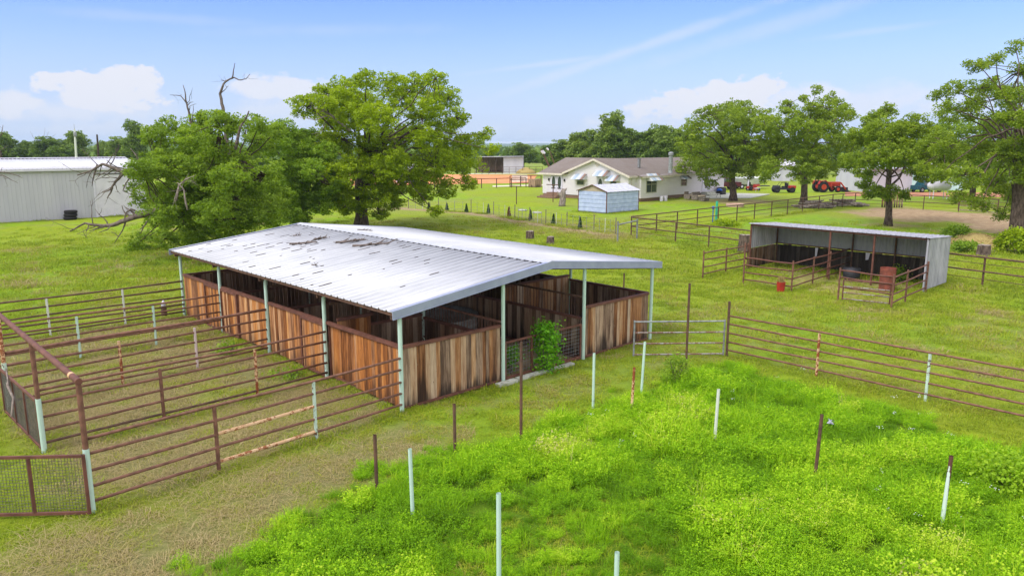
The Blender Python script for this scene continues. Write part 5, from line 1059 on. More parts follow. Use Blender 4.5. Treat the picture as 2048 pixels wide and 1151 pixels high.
m.build('ridge_gap_shade', DARK, lr)  # dark teeth in place of the shade between ribs below the cap
m = MB(); m.prism([(LX0 - .2, LR - .40, 4.952), (LX0 - .2, LR, 5.0), (LX0 - .2, LR + .4, 4.952), (LX0 - .2, LR, 4.98)], (LX1 - LX0 + .5, 0, 0)); m.build('ridge_cap', WHITE_M, lr)
b = G(141, 439); 
for k, lab in enumerate(['bottom tyre of the stack against the grey wall', 'middle tyre of the stack against the grey wall', 'top tyre of the stack against the grey wall']):
    z = .0 + k * .26; m = MB(); m.lathe((b[0] + .04 * k, b[1], z), [(.30, .02), (.44, 0), (.5, .07), (.5, .18), (.44, .25), (.30, .23), (.24, .12)], 24); o = solo(m, 'tyre', BLACK, lab, 'tyre', (b[0], b[1], z), 'stack of tyres by the metal building', True)
# utility poles
for (px, by, ty, mat, lab, cross) in [(152, 350, 258, WHITE_PIPE, 'pale utility pole with small insulator behind the grey metal building', True), (197, 350, 269, BARK_DK, 'brown utility pole behind the grey metal building', False), (4, 352, 300, BARK_DK, 'thick brown pole at the left edge above the grey metal roof', False)]:
    b = G(px + 3, by); D = depth_of(b); tp = at_depth(px - 3, ty, D); r = thing('utility_pole', lab, 'pole', b); m = MB(); m.tube([(*b, 0), tuple(tp)], [.28, .16], 10); m.build('pole', mat, r)
    if cross: m = MB(); m.lathe((tp[0], tp[1], tp[2] - 1.6), [(.2, 0), (.32, .2), (.32, .8), (.2, 1)], 12); m.build('transformer', GALV, r); m = MB(); m.tube([tuple(tp), (tp[0], tp[1], tp[2] + 1)], .04, 5); m.build('finial', GALV, r)

# ------------------------------------------------------------------ far things
def depth_box(mb, px0, px1, pyb, hgt_, thick):          # box standing on the ground facing the viewer side
    p, q = np.array(G(px0, pyb)), np.array(G(px1, pyb)); d = (q - p) / np.linalg.norm(q - p); nrm_ = np.array([-d[1], d[0]])
    if nrm_ @ FWD[:2] < 0: nrm_ = -nrm_
    mb.prism([(*p, 0), (*q, 0), (*(q + nrm_ * thick), 0), (*(p + nrm_ * thick), 0)], (0, 0, hgt_)); return p, q, nrm_
b = G(1000, 346); pb = thing('pole_barn', 'distant open-fronted tin barn with white sheeting beyond the orange arena', 'barn', b)
m = MB(); p, q, nn = depth_box(m, 1007, 1047, 346, 3.5, 10); m.build('tin_wall', GREY_WALL, pb)
m = MB(); p0 = np.array(G(953, 346)); 
for k in range(5): a = p0 + (p - p0) * k / 4.2; m.tube([(*a, 0), (*a, 3.5)], .12, 6)
m.build('post', BARK_DK, pb); m = MB(); e = p0 + nn * 8; e2 = p + nn * 8; m.prism([(*e, 0), (*e2, 0), (*e2, 3.4), (*e, 3.4)], (nn[0] * .2, nn[1] * .2, 0)); m.build('back_boards', WOOD_DK, pb)
m = MB(); p2 = q; m.prism([(*(p0 - nn * .6), 3.5), (*(p2 - nn * .6), 3.62), (*(p2 + nn * 10), 3.52), (*(p0 + nn * 8.6), 3.4)], (0, 0, .15)); m.build('roof', CORR, pb)
def far_fence(px0, py0, px1, py1, n, h, label, mat=RUST_DK, k=2, r=.05):
    p, q = np.array(G(px0, py0)), np.array(G(px1, py1)); root = thing('pipe_fence', label, 'fence', (*p, 0)); 
    for i in range(k): z = h * (1 - i / max(1, k)); ptube(root, 'rail', (*p, z), (*q, z), r, mat, 6)
    for i in range(n): a = p + (q - p) * i / (n - 1); ptube(root, 'post', (*a, 0), (*a, h), r * 1.2, mat, 6)
far_fence(700, 383, 1052, 374, 12, 1.35, 'thin single-rail brown fence in front of the orange arena', k=1, r=.06); far_fence(950, 348.5, 1085, 347, 11, 1.5, 'pipe panels standing in front of the distant tin barn', k=3, r=.04)
far_fence(1020, 374, 1082, 372, 4, 1.6, 'brown pen fence left of the white house', k=3, r=.06)
p = G(1070, 374); m = MB(); m.box(p[0] - .7, p[1] - .7, 0, p[0] + .7, p[1] + .7, 1.2, .5); solo(m, 'wooden_crate', WOOD_GR, 'pale wooden crate beside the brown pen fence', 'crate', p)
for (a, b_, lab) in ((1024, 1042, 'left white block of the row at the arena edge'), (1040, 1055, 'right white block of the row at the arena edge')):
    m = MB(); p, q, nn = depth_box(m, a, b_, 364 - (a - 1024) * .02, 1.1, 1.4); solo(m, 'feed_bin', M_simple('chalky white panel', lin(226, 216, 206), lin(204, 192, 184), 1, .7) if 'chalky white panel' not in bpy.data.materials else bpy.data.materials['chalky white panel'], lab, 'container', tuple(p), 'white blocks at the arena edge')
p = G(1052, 347); m = MB(); m.lathe((*p, 0), [(2.4, -.1), (1.9, .6), (1.0, 1.1), (.2, 1.35)], 20); solo(m, 'hay_mound', HAY, 'distant tan mound right of the tin barn', 'mound', p, None, True)
p = G(840, 352); m = MB(); m.lathe((*p, 0), [(3.6, -.1), (2.6, .8), (1.2, 1.5), (.3, 1.7)], 20); solo(m, 'hay_mound', HAY, 'distant tan mound glimpsed under the right boughs of the largest oak', 'mound', p, None, True)
# leaning rusty mast behind house
b = G(1112, 362); D = depth_of(b); tp = at_depth(1082, 297, D); r = thing('leaning_mast', 'leaning rusty mast with white tubes behind the left end of the house', 'mast', b); m = MB(); m.tube([(*b, 0), tuple(tp)], [.22, .1], 8); m.tube([(b[0], b[1], 2), tuple(at_depth(1100, 302, D))], [.12, .08], 6); m.build('mast', RUST_DK, r)
for (a0, a1) in (((1082, 302), (1087, 307)), ((1085, 301), (1090, 307)), ((1093, 296), (1097, 300))): m = MB(); m.tube([tuple(at_depth(*a0, D - .3)), tuple(at_depth(*a1, D - .3))], .16, 8); m.build('tube', WHITE_M, r)
# buildings glimpsed behind oaks
def glimpse(px0, px1, pyb, h, rz, mat, roofm, name, label, cat='building', thick=8, windows=0):
    p = G(px0, pyb); r = thing(name, label, cat, p); m = MB(); a, q, nn = depth_box(m, px0, px1, pyb, h, thick); m.build('wall', mat, r)
    m = MB(); mid = nn * thick / 2; ov = nn * .4
    m.prism([(*(a - ov), h), (*(a + mid), rz), (*(a + nn * thick + ov), h), (*(a + nn * thick + ov), h + .12), (*(a + mid), rz + .14), (*(a - ov), h + .12)], (*(q - a), 0)); m.build('roof', roofm, r)
    for k in range(windows):
        w0 = a + (q - a) * (.2 + .3 * k) - nn * .05; w1 = w0 + (q - a) * .1; m = MB(); m.prism([(*w0, 1.4), (*w1, 1.4), (*w1, 2.6), (*w0, 2.6)], (nn[0] * .04, nn[1] * .04, 0)); m.build('window', GLASS, r)
glimpse(736, 786, 352, 3.6, 6.0, M_simple('cream wall', lin(214, 208, 192), lin(198, 192, 178), 1, .8), SHINGLE, 'house', 'distant cream house seen behind the trunk of the largest oak', 'house', 8, 3)
glimpse(792, 826, 364, 2.2, 2.8, WHITE_M, WHITE_M, 'shed', 'distant low white shed seen through the lower boughs of the largest oak', 'shed', 5)
glimpse(1728, 1822, 384, 3.0, 4.1, GREY_WALL, CORR, 'metal_building', 'white tin building behind the round crowned oak', 'building', 9)
glimpse(1868, 1925, 380, 2.8, 3.8, M_simple('pale teal sheet', lin(196, 214, 220), lin(180, 200, 208), 1, .5), WHITE_M, 'metal_building', 'pale bluish tin building behind the propane tank', 'building', 9)
glimpse(1950, 2060, 370, 2.6, 3.6, GREY_WALL, SHINGLE, 'house', 'low grey building behind the tallest oak at the right', 'building', 9)
glimpse(1552, 1592, 362, 2.6, 3.6, GREY_WALL, WHITE_M, 'shed', 'white roofed shed glimpsed between the two oaks right of the house', 'shed', 7)
# propane tank
b = G(1876, 397); r = thing('propane_tank', 'white propane tank on thin legs beyond the far paddock fence', 'tank', b); m = MB(); ax = RIGHT
c0 = np.array([*b, 1.5]); prf = [(.05, -1.35), (.4, -1.2), (.58, -.9), (.6, .9), (.45, 1.2), (.05, 1.35)]
m.tube([tuple(c0 + ax * z) for (_, z) in prf], [a for a, _ in prf], 16); m.build('shell', WHITE_M, r, True)
for s in (-.8, .8):
    for f_ in (-.35, .35): p = c0 + ax * s + FWD * f_; ptube(r, 'leg', (p[0], p[1], 0), (p[0] - FWD[0] * f_ * .3, p[1], 1.1), .05, WHITE_M, 6)
# vehicles ----------------------------------------------------------
def frame_at(px, py, heading):
    b = np.array(G(px, py)); ca, sa = math.cos(heading), math.sin(heading)
    def T(x, y, z): return (b[0] + x * ca - y * sa, b[1] + x * sa + y * ca, z)
    return b, T
def tbox(mb, T, x0, y0, z0, x1, y1, z1, taper=0.0, tint=.5):
    cx, cy = (x0 + x1) / 2, (y0 + y1) / 2; v = []
    for z, k in ((z0, 1), (z1, 1 - taper)):
        for (x, y) in ((x0, y0), (x1, y0), (x1, y1), (x0, y1)): v.append(T(cx + (x - cx) * k, cy + (y - cy) * k, z))
    mb.add(v, [(0, 3, 2, 1), (4, 5, 6, 7), (0, 1, 5, 4), (1, 2, 6, 5), (2, 3, 7, 6), (3, 0, 4, 7)], tint)
def wheel(root, T, x, y, r, w_, rimm):
    p, q = np.array(T(x, y - w_ / 2, r)), np.array(T(x, y + w_ / 2, r)); d = (q - p); o = MB(); o.tube([p, p + d * .15, p + d * .85, q], [r * .88, r, r, r * .88], 18); wh = o.build('wheel', BLACK, root); o = MB(); o.tube([p - d * .03, q + d * .03], r * .5, 14); o.build('rim', rimm, wh)
hd = -YAW + .12
b, T = frame_at(1657, 384, hd); tr = thing('tractor', 'red front-loader tractor parked beyond the far fence', 'tractor', tuple(b))
for y in (-.75, .75): wheel(tr, T, -1.2, y, .72, .36, ORANGE_RED); wheel(tr, T, .85, y, .42, .25, ORANGE_RED)
m = MB(); tbox(m, T, -.2, -.34, .75, 1.45, .34, 1.35, .08); tbox(m, T, -1.7, -.35, .6, -.2, .35, .95); m.build('bonnet', RED, tr)
m = MB()
for y in (-.75, .75): m.prism([T(-1.95, y - .2, 1.1), T(-1.75, y - .2, 1.5), T(-1.0, y - .2, 1.58), T(-.5, y - .2, 1.2), T(-.55, y - .2, 1.14), T(-1.0, y - .2, 1.5), T(-1.7, y - .2, 1.42), T(-1.88, y - .2, 1.06)], tuple(np.array(T(0, .4, 0)) - np.array(T(0, 0, 0))))
m.build('mudguard', RED, tr)
m = MB()
for y in (-.55, .55): m.obox(T(0, y, 1.15), T(1.3, y, 1.25), .1, .16); m.obox(T(1.3, y, 1.25), T(2.1, y, .35), .1, .16); m.obox(T(.0, y, .6), T(0, y, 1.2), .1, .14, (1, 0, 0))
m.build('loader_arm', ORANGE_RED, tr); m = MB(); m.prism([T(2.1, -.9, .05), T(2.7, -.9, .08), T(2.2, -.9, .25), T(2.15, -.9, .65), T(2.05, -.9, .65)], tuple(np.array(T(0, 1.8, 0)) - np.array(T(0, 0, 0)))); m.build('bucket', DARK, tr)
m = MB(); tbox(m, T, -1.35, -.25, 1.0, -.9, .25, 1.15); tbox(m, T, -1.5, -.25, 1.15, -1.35, .25, 1.55); m.build('seat', BLACK, tr); m = MB(); m.tube([T(-1.7, -.4, .9), T(-1.75, -.4, 2.1), T(-1.75, .4, 2.1), T(-1.7, .4, .9)], .04, 6); m.build('roll_bar', DARK, tr); m = MB(); m.tube([T(-.3, 0, 1.2), T(-.55, 0, 1.55)], .03, 6); m.lathe(T(-.57, 0, 1.55), [(.18, 0), (.2, .02), (.18, .04)], 12); m.build('steering_wheel', BLACK, tr)
b, T = frame_at(1566, 385, -YAW + 3.1); uv_ = thing('utility_cart', 'dark open utility vehicle parked between the two oaks right of the house', 'utility vehicle', tuple(b))
for y in (-.6, .6): wheel(uv_, T, -1.0, y, .36, .24, DARK); wheel(uv_, T, .95, y, .36, .24, DARK)
m = MB(); tbox(m, T, -1.4, -.6, .4, 1.35, .6, .62); tbox(m, T, .5, -.55, .62, 1.3, .55, .92, .12); m.build('body', DARK, uv_); m = MB(); tbox(m, T, -1.45, -.62, .63, -.45, .62, .92); m.build('cargo_bed', RED, uv_)
m = MB(); tbox(m, T, -.4, -.5, .63, .1, .5, .82); tbox(m, T, -.44, -.5, .82, -.3, .5, 1.25); m.build('seat', BLACK, uv_); m = MB(); m.tube([T(-.5, -.55, .6), T(-.5, -.5, 1.35), T(.4, -.5, 1.3), T(.7, -.55, .8)], .03, 6); m.tube([T(-.5, .55, .6), T(-.5, .5, 1.35), T(.4, .5, 1.3), T(.7, .55, .8)], .03, 6); m.build('roll_cage', BLACK, uv_)
b, T = frame_at(1506, 381, -YAW + .2); mw = thing('riding_mower', 'red riding mower parked beside the white post', 'mower', tuple(b))
for y in (-.45, .45): wheel(mw, T, -.55, y, .3, .22, DARK); wheel(mw, T, .6, y, .2, .15, DARK)
m = MB(); tbox(m, T, -.8, -.35, .3, .4, .35, .6); tbox(m, T, .1, -.3, .601, .85, .3, .85, .15); m.build('body', RED, mw); m = MB(); tbox(m, T, -.45, -.6, .12, .35, .6, .28); m.build('deck', RED, mw); m = MB(); tbox(m, T, -.55, -.22, .61, -.15, .22, .75); tbox(m, T, -.62, -.22, .75, -.52, .22, 1.15); m.build('seat', BLACK, mw); m = MB(); m.tube([T(-.75, -.3, .5), T(-.75, -.3, 1.4), T(-.75, .3, 1.4), T(-.75, .3, .5)], .03, 6); m.build('roll_bar', BLACK, mw)
b, T = frame_at(1487, 377, -YAW + .05); bt = thing('boat', 'pale boat under a cover on its trailer behind the broad spreading oak', 'boat', tuple(b)); m = MB()
ks = [(-2.8, .9, .55), (-1, 1.0, .5), (1, .95, .5), (2.3, .6, .6), (3.1, .06, .95)]; V = []
for (x, w_, zb) in ks: V += [T(x, -w_, 1.5), T(x, -w_ * .75, zb + .15), T(x, 0, zb), T(x, w_ * .75, zb + .15), T(x, w_, 1.5), T(x, 0, 1.72)]
n = 6; m.add(V, [(i * n + j, i * n + (j + 1) % n, (i + 1) * n + (j + 1) % n, (i + 1) * n + j) for i in range(len(ks) - 1) for j in range(n)] + [tuple(range(n))[::-1]]); m.build('hull', M_simple('pale grey hull', lin(196, 198, 190), lin(176, 180, 176), 2, .4), bt)
for y in (-.95, .95): wheel(bt, T, -.6, y, .34, .22, WHITE_M)
m = MB(); tbox(m, T, -2.4, -.6, .34, 3.6, .6, .44); m.build('trailer', DARK, bt)
b, T = frame_at(1440, 379, -YAW + .1); tk = thing('pickup_truck', 'dark red pickup truck half hidden behind the right end of the house', 'truck', tuple(b))
for y in (-.85, .85): wheel(tk, T, -1.7, y, .4, .26, GALV); wheel(tk, T, 1.7, y, .4, .26, GALV)
m = MB(); tbox(m, T, -2.7, -.92, .45, 2.7, .92, 1.05); tbox(m, T, -.6, -.88, 1.051, 1.2, .88, 1.7, .18); m.build('body', M_simple('dark maroon paint', lin(92, 44, 46), lin(70, 34, 38), 2, .35), tk); m = MB(); tbox(m, T, -.5, -.93, 1.15, 1.0, .93, 1.55, .14); m.build('window', GLASS, tk)
b, T = frame_at(1852, 384, -YAW + .2); cr = thing('parked_car', 'dark teal car parked beside the pale bluish tin building', 'car', tuple(b))
for y in (-.8, .8): wheel(cr, T, -1.3, y, .34, .2, GALV); wheel(cr, T, 1.3, y, .34, .2, GALV)
m = MB(); tbox(m, T, -2.1, -.85, .35, 2.1, .85, .9); tbox(m, T, -1.2, -.8, .901, 1.0, .8, 1.45, .22); m.build('body', DKTEAL, cr); m = MB(); tbox(m, T, -1.05, -.84, .95, .85, .84, 1.35, .18); m.build('window', GLASS, cr)
b = G(1496, 381); m = MB(); m.tube([(*b, 0), (*b, 2.0)], .12, 10); r = thing('white_post', 'white post with dark foot behind the broad spreading oak', 'post', b); m.build('shaft', WHITE_M, r); m = MB(); m.lathe((*b, 0), [(.25, 0), (.22, .15), (.13, .16)], 12); m.build('foot', DARK, r)
b = G(1514, 383); m = MB(); tp = thing('garden_table', 'tiny white plastic table on the lawn in front of the mower', 'table', b); m.box(b[0] - .4, b[1] - .3, .42, b[0] + .4, b[1] + .3, .46); m.build('top', WHITE_M, tp)
for sx_ in (-.34, .34): ptube(tp, 'leg', (b[0] + sx_, b[1], 0), (b[0] + sx_, b[1], .42), .025, WHITE_M, 6)
# log pile and brush pile
def pile(px, py, L, label, seed, n=26):
    rng = np.random.default_rng(seed); b = np.array(G(px, py)); m = MB(); d = RIGHT[:2]; e = FWD[:2]
    for i in range(n):
        c = b + d * rng.uniform(-L / 2, L / 2) + e * rng.uniform(-.5, .5); z = rng.uniform(.08, .75) * (1 - abs((c - b) @ d) / L); a = rng.uniform(-.5, .5); w_ = rng.uniform(.3, .9); v = d * math.cos(a) + e * math.sin(a)
        m.tube([(*(c - v * w_), z + rng.uniform(-.08, .08)), (*(c + v * w_), z + rng.uniform(-.08, .12))], rng.uniform(.06, .13), 7, True, rng.random())
    solo(m, 'log_pile', DEADWOOD, label, 'log pile', tuple(b))
pile(1630, 416, 2.6, 'heap of grey cut logs behind the fence beside the thin-topped oak', 51); pile(1680, 413, 4.6, 'long low brush heap under the paddock fence', 52, 34)
# hay heap, bushes
hb = HAYP; rng = np.random.default_rng(54); hm = thing('hay_heap', 'flattened heap of old tan hay near the tallest oak', 'hay heap', hb); m = MB(); nr_, na_ = 16, 48; V = []
for i in range(nr_):
    q = i / (nr_ - 1)
    for j in range(na_):
        a = 6.283 * j / na_; R_ = 1.9 * (1 + .25 * math.sin(a * 2 + 1) + .1 * math.sin(a * 5)); z = .62 * math.cos(q * 1.57) ** 1.3 * (1 + .3 * float(fbm(np.array([q * 5 * math.cos(a) + 9]), np.array([q * 5 * math.sin(a) + 9]))[0])) + rng.uniform(-.03, .03) - .04; V.append((hb[0] + R_ * q * math.cos(a), hb[1] + R_ * q * math.sin(a), z))
m.add(V, [(i * na_ + j, i * na_ + (j + 1) % na_, (i + 1) * na_ + (j + 1) % na_, (i + 1) * na_ + j) for i in range(nr_ - 1) for j in range(na_)]); m.build('heap', HAY, hm, True)
m = MB()
for i in range(700): a = rng.uniform(0, 6.28); q = math.sqrt(rng.random()) * 1.9; z = .6 * math.cos(min(1, q / 2.0) * 1.57) ** 1.3; x, y = hb[0] + q * math.cos(a), hb[1] + q * math.sin(a); m.tube([(x, y, z), (x + rng.normal(0, .15), y + rng.normal(0, .15), z + rng.uniform(0, .14))], .012, 3, False)
m.build('straw', HAY, hm)
shrub('shrub', 'low green bush between the loafing shed roof and the hay heap', G(1912, 478), 1.1, .75, 90, .14, LEAF_LT2, 61); shrub('shrub', 'bright yellow green bush at the foot of the tallest oak', G(2035, 505), 1.3, 1.25, 150, .14, LEAF_OAK, 62)
shrub('shrub', 'low weeds at the foot of the fence right of the loafing shed', G(1930, 504), 1.2, .5, 60, .12, LEAF_LT2, 63); shrub('shrub', 'green weeds growing inside the right bay of the loafing shed', (26.0, -1.5), .5, .6, 36, .08, LEAF_LT, 64); shrub('shrub', 'weeds growing along the paddock fence below the teal hydrant', G(1450, 452), 1.3, .4, 60, .13, LEAF_OAK, 65)
shrub('shrub', 'small broad-leaved weed at the foot of the stall doors in the third pen', (-.9, 7.6), .4, .22, 16, .07, LEAF_LT2, 66); shrub('shrub', 'green weed clump at the foot of the wall in the second pen', (-.7, 4.2), .5, .16, 14, .07, LEAF_LT2, 67); shrub('shrub', 'feathery taller weed at the foot of the tallest brown post', G(1350, 768), .35, .75, 46, .05, LEAF_LT2, 68)
shrub('shrub', 'yellow green sapling leaning in the weeds at the right edge', G(2010, 975), .7, .5, 110, .06, LEAF_SAP, 69)
b = G(1662, 846, .25); m = MB(); rng = np.random.default_rng(66); m.add([(b[0] + rng.uniform(-.12, .12), b[1] + rng.uniform(-.12, .12), .24 + rng.uniform(0, .10)) for _ in range(14)], [(0, 1, 2, 3), (3, 4, 5), (5, 6, 7, 8), (1, 8, 9), (9, 10, 11), (11, 12, 13), (2, 6, 12), (0, 4, 13, 7)])
solo(m, 'plastic_bag', M_simple('white plastic', lin(180, 182, 192), lin(130, 134, 150), 14, .4), 'crumpled pale plastic bag caught in the weeds', 'bag', (b[0], b[1], .2))

# ------------------------------------------------------------------ grass (scattered clumps, stuff)
LIB = bpy.data.collections.new('grass_shapes')
def M_grass(name, stops, transl=.35):
    t = NT(name, .65, 0, .2); g = t.attr('gt', 'INSTANCER').outputs['Fac']; tv = t.attr('tint').outputs['Fac']
    f = t.math('ADD', g, t.math('MULTIPLY', t.math('SUBTRACT', tv, .5), .55), True); c = t.ramp(f, stops); t.col(c)
    tr = t.n('ShaderNodeBsdfTranslucent'); t.link(c, tr.inputs[0]); mx = t.n('ShaderNodeMixShader'); mx.inputs[0].default_value = transl
    t.link(t.b.outputs[0], mx.inputs[1]); t.link(tr.outputs[0], mx.inputs[2]); t.link(mx.outputs[0], t.t.nodes['Material Output'].inputs[0]); return t.m
G_MOW = M_grass('mown grass blades', [(0, (.18, .25, .016)), (.3, (.315, .42, .018)), (.55, (.365, .385, .036)), (.78, (.36, .305, .11)), (1, (.46, .37, .19))])
G_WEED = M_grass('lush weed leaves', [(0, (.10, .22, .006)), (.35, (.22, .44, .008)), (.65, (.37, .60, .012)), (.88, (.56, .68, .05)), (1, (.52, .46, .2))], .42)
G_FLOW = NT('white petals', .6).col((.8, .8, .82)).m
def blades(n, r, h, w, rng, lie=.3, tl=.5, tv=.18):
    m = MB(); a = rng.uniform(0, 6.28, n); q = r * np.sqrt(rng.random(n)); bx, by = q * np.cos(a), q * np.sin(a); hh = h * rng.uniform(.5, 1.3, n); an = rng.uniform(0, 6.28, n); ln = np.abs(rng.normal(0, lie, n)) * hh + .2 * q
    dx, dy = np.cos(an), np.sin(an); z0 = np.full(n, -.01); W_ = w * rng.uniform(.6, 1.3, n)
    lx, ly = np.cos(a) * .4 + dx, np.sin(a) * .4 + dy; m1 = np.stack([bx + lx * ln * .35, by + ly * ln * .35, hh * .6], 1); tp = np.stack([bx + lx * ln, by + ly * ln, hh * (1 - np.clip(ln / (hh + 1e-6), 0, 1) * .35)], 1)
    b0 = np.stack([bx, by, z0], 1); s = np.stack([-dy, dx, np.zeros(n)], 1) * W_[:, None]; t_ = np.clip(tl + rng.normal(0, tv, n), 0, 1)
    m.quads(np.stack([b0 - s, b0 + s, m1 + s * .8, m1 - s * .8], 1), t_); m.quads(np.stack([m1 - s * .8, m1 + s * .8, tp + s * .15, tp - s * .15], 1), t_); return m
def leafy(nst, r, h, leaf, rng, per=16):
    m = MB(); 
    for i in range(nst):
        a = rng.uniform(0, 6.28); q = r * math.sqrt(rng.random()) * .6; H_ = h * rng.uniform(.55, 1.2); b0 = np.array([q * math.cos(a), q * math.sin(a), 0]); tp = b0 + np.array([math.cos(a) * r * .5 + rng.normal(0, .03), math.sin(a) * r * .5 + rng.normal(0, .03), H_])
        k = rng.uniform(.12, 1, per); cc = b0 + (tp - b0) * k[:, None] + rng.normal(0, 1, (per, 3)) * (.02 + .11 * h * (1.15 - k))[:, None] * np.array([1, 1, .5]); m.quads(leaf_quads(cc, leaf, rng, .6), np.clip(.25 + .5 * k + rng.normal(0, .12, per), 0, 1))
        sd2 = np.array([.003, 0, 0]); m.quads(np.array([[b0 - sd2, b0 + sd2, tp + sd2 * .4, tp - sd2 * .4]]), [.5])
    return m
def put(m, name, mat): o = bpy.data.objects.new(name, m.mesh(name, mat)); LIB_c.objects.link(o); return o
def scatter(name, label, pts, rots, scl, gt, coll):
    me = bpy.data.meshes.new(name); me.vertices.add(len(pts)); me.vertices.foreach_set('co', pts.astype(np.float32).ravel())
    for nm, arr in (('rz', rots), ('sc', scl), ('gt', gt)): a = me.attributes.new(nm, 'FLOAT', 'POINT'); a.data.foreach_set('value', arr.astype(np.float32))
    o = bpy.data.objects.new(name, me); COL.objects.link(o); o['kind'] = 'stuff'; o['label'] = label
    ng = bpy.data.node_groups.new(name, 'GeometryNodeTree'); ng.interface.new_socket('Geometry', in_out='INPUT', socket_type='NodeSocketGeometry'); ng.interface.new_socket('Geometry', in_out='OUTPUT', socket_type='NodeSocketGeometry')
    N = ng.nodes; gi, go = N.new('NodeGroupInput'), N.new('NodeGroupOutput'); ip = N.new('GeometryNodeInstanceOnPoints'); ci = N.new('GeometryNodeCollectionInfo'); ci.inputs['Collection'].default_value = coll; ci.inputs['Separate Children'].default_value = True; ci.inputs['Reset Children'].default_value = True
    def na(nm): n = N.new('GeometryNodeInputNamedAttribute'); n.data_type = 'FLOAT'; n.inputs['Name'].default_value = nm; return n.outputs['Attribute']
    cx = N.new('ShaderNodeCombineXYZ'); Lk = ng.links.new; Lk(na('rz'), cx.inputs[2]); Lk(gi.outputs[0], ip.inputs['Points']); Lk(ci.outputs[0], ip.inputs['Instance']); ip.inputs['Pick Instance'].default_value = True; Lk(cx.outputs[0], ip.inputs['Rotation']); Lk(na('sc'), ip.inputs['Scale']); Lk(ip.outputs[0], go.inputs[0])
    md = o.modifiers.new('scatter', 'NODES'); md.node_group = ng; return o
def sample_view(n_dens, r0, r1, rng, half=.66):
    A_ = half * (r1 ** 2 - r0 ** 2); n = int(A_ * n_dens); r = np.sqrt(rng.uniform(r0 ** 2, r1 ** 2, n)); a = yaw_dir + rng.uniform(-half, half, n); return CAM[0] + r * np.cos(a), CAM[1] + r * np.sin(a)
rng = np.random.default_rng(99)
LIB_c = bpy.data.collections.new('mown_shapes')
for k in range(5): put(blades(52, .17, .055, .0042, rng, .9), 'tuft', G_MOW)
LIB_c.objects.link(bpy.data.objects.new('straw_tuft', blades(30, .17, .035, .0035, rng, 2.2, .8).mesh('straw_tuft', G_MOW)))
XS, YS, SC = [], [], []
for (dn, r0, r1, s) in ((26, 7, 15, 1.0), (17, 15, 24, 1.3), (9, 24, 36, 1.9), (4.8, 36, 70, 2.8)):
    x, y = sample_view(dn, r0, r1, rng); XS.append(x); YS.append(y); SC.append(np.full(len(x), s))
x, y, sc = map(np.concatenate, (XS, YS, SC)); w, dry, dirt, lush, far = masks(x, y)
inb = (x > -.05) & (x < 9.4) & (y > -.02) & (y < 13.4); bare = dirt > rng.uniform(.25, .9, len(x)); LOWP = [G(*p) for p in [(880, 1180), (960, 1060), (1120, 980), (1300, 1020), (1330, 1300), (860, 1300)]]; lowk = sstep(poly_sd(x, y, LOWP), -1, .6) > .4; dcam = np.hypot(x - CAM[0], y - CAM[1]); keep = ((w < .6) | lowk) & ~inb & ~bare & (rng.random(len(x)) > sstep(dcam, 36, 70)); dry = np.where(lowk, .25, dry)
x, y, sc, dry, lush = x[keep], y[keep], sc[keep], dry[keep], lush[keep]
cl_ = fbm(x * 2.3 + 11, y * 2.3, 3); gt = .22 + .66 * dry * rng.uniform(.5, 1.25, len(x)) - .12 * lush + rng.normal(0, .08, len(x)) + (fbm(x * .5, y * .5) - .5) * .5 + (cl_ - .45) * 1.3 * (.35 + dry); sc = sc * (.75 + .9 * np.clip(cl_ - .25, 0, 1))
scatter('mown_grass', 'short mown grass mixed with dry clippings', np.stack([x, y, hgt(x, y) - .01], 1), rng.uniform(0, 6.28, len(x)), sc * rng.uniform(.7, 1.3, len(x)), np.clip(gt, 0, 1), LIB_c)
print('mown', len(x))
FL = [((-6.6, -.46), (-.06, -.08)), ((-6.6, 2.95), (-.06, 3.3)), ((-6.6, 6.35), (-.06, 6.68)), ((-6.6, 9.85), (-.06, 10.03)), ((-8.5, 13.3), (-.06, 13.37)), ((-6.6, -.5), (-6.6, 13.3)), ((9.5, -2.7), (9.5, -13)), ((0, -.12), (9.4, -.12)), ((-.12, 0), (-.12, 13.4)), ((20.2, 4.95), (24.1, 4.95)), ((20.3, 2.95), (20.2, .66)), ((20.2, .66), (24, .9)),
      ((19.8, -1.4), (19.75, -3.5)), ((19.75, -3.5), (26.9, -3.3)), ((30.96, 17.44), (63.6, 18.2)), ((30.96, 17.44), (26.9, -6.6)), ((-22, 57.1), (12.6, 57.1)), ((33.6, 44.6), (34.9, 37.3)), ((34.9, 37.3), (32.4, 26.9)), ((32.4, 26.9), (31.1, 18.9)), ((42.8, 29.3), (47.6, 29.3)), ((42.7, 29.5), (42.7, 32.9)), ((55.4, 37), (55.4, 45)), ((62, 36.8), (74, 36.8))]
fx, fy, fs = [], [], []
for a, b in FL:
    L = math.hypot(b[0] - a[0], b[1] - a[1]); D_ = max(12, math.hypot(a[0] - CAM[0], a[1] - CAM[1])); k = int(L * 7 * min(1, 30 / D_) + 4); t_ = rng.random(k); fx.append(a[0] + (b[0] - a[0]) * t_ + rng.normal(0, .11, k)); fy.append(a[1] + (b[1] - a[1]) * t_ + rng.normal(0, .11, k)); fs.append(rng.uniform(1.0, 2.4, k) * (1 if D_ < 40 else 1.7))
fx, fy, fs = map(np.concatenate, (fx, fy, fs)); fk = fbm(fx * .9 + 70, fy * .9) > .42
fx, fy, fs = fx[fk], fy[fk], fs[fk]
scatter('fence_line_grass', 'longer uncut grass growing along the fence lines and wall feet', np.stack([fx, fy, np.full(len(fx), -.01)], 1), rng.uniform(0, 6.28, len(fx)), fs, np.clip(rng.normal(.3, .16, len(fx)), 0, 1), LIB_c)
LIB_c = bpy.data.collections.new('weed_shapes')
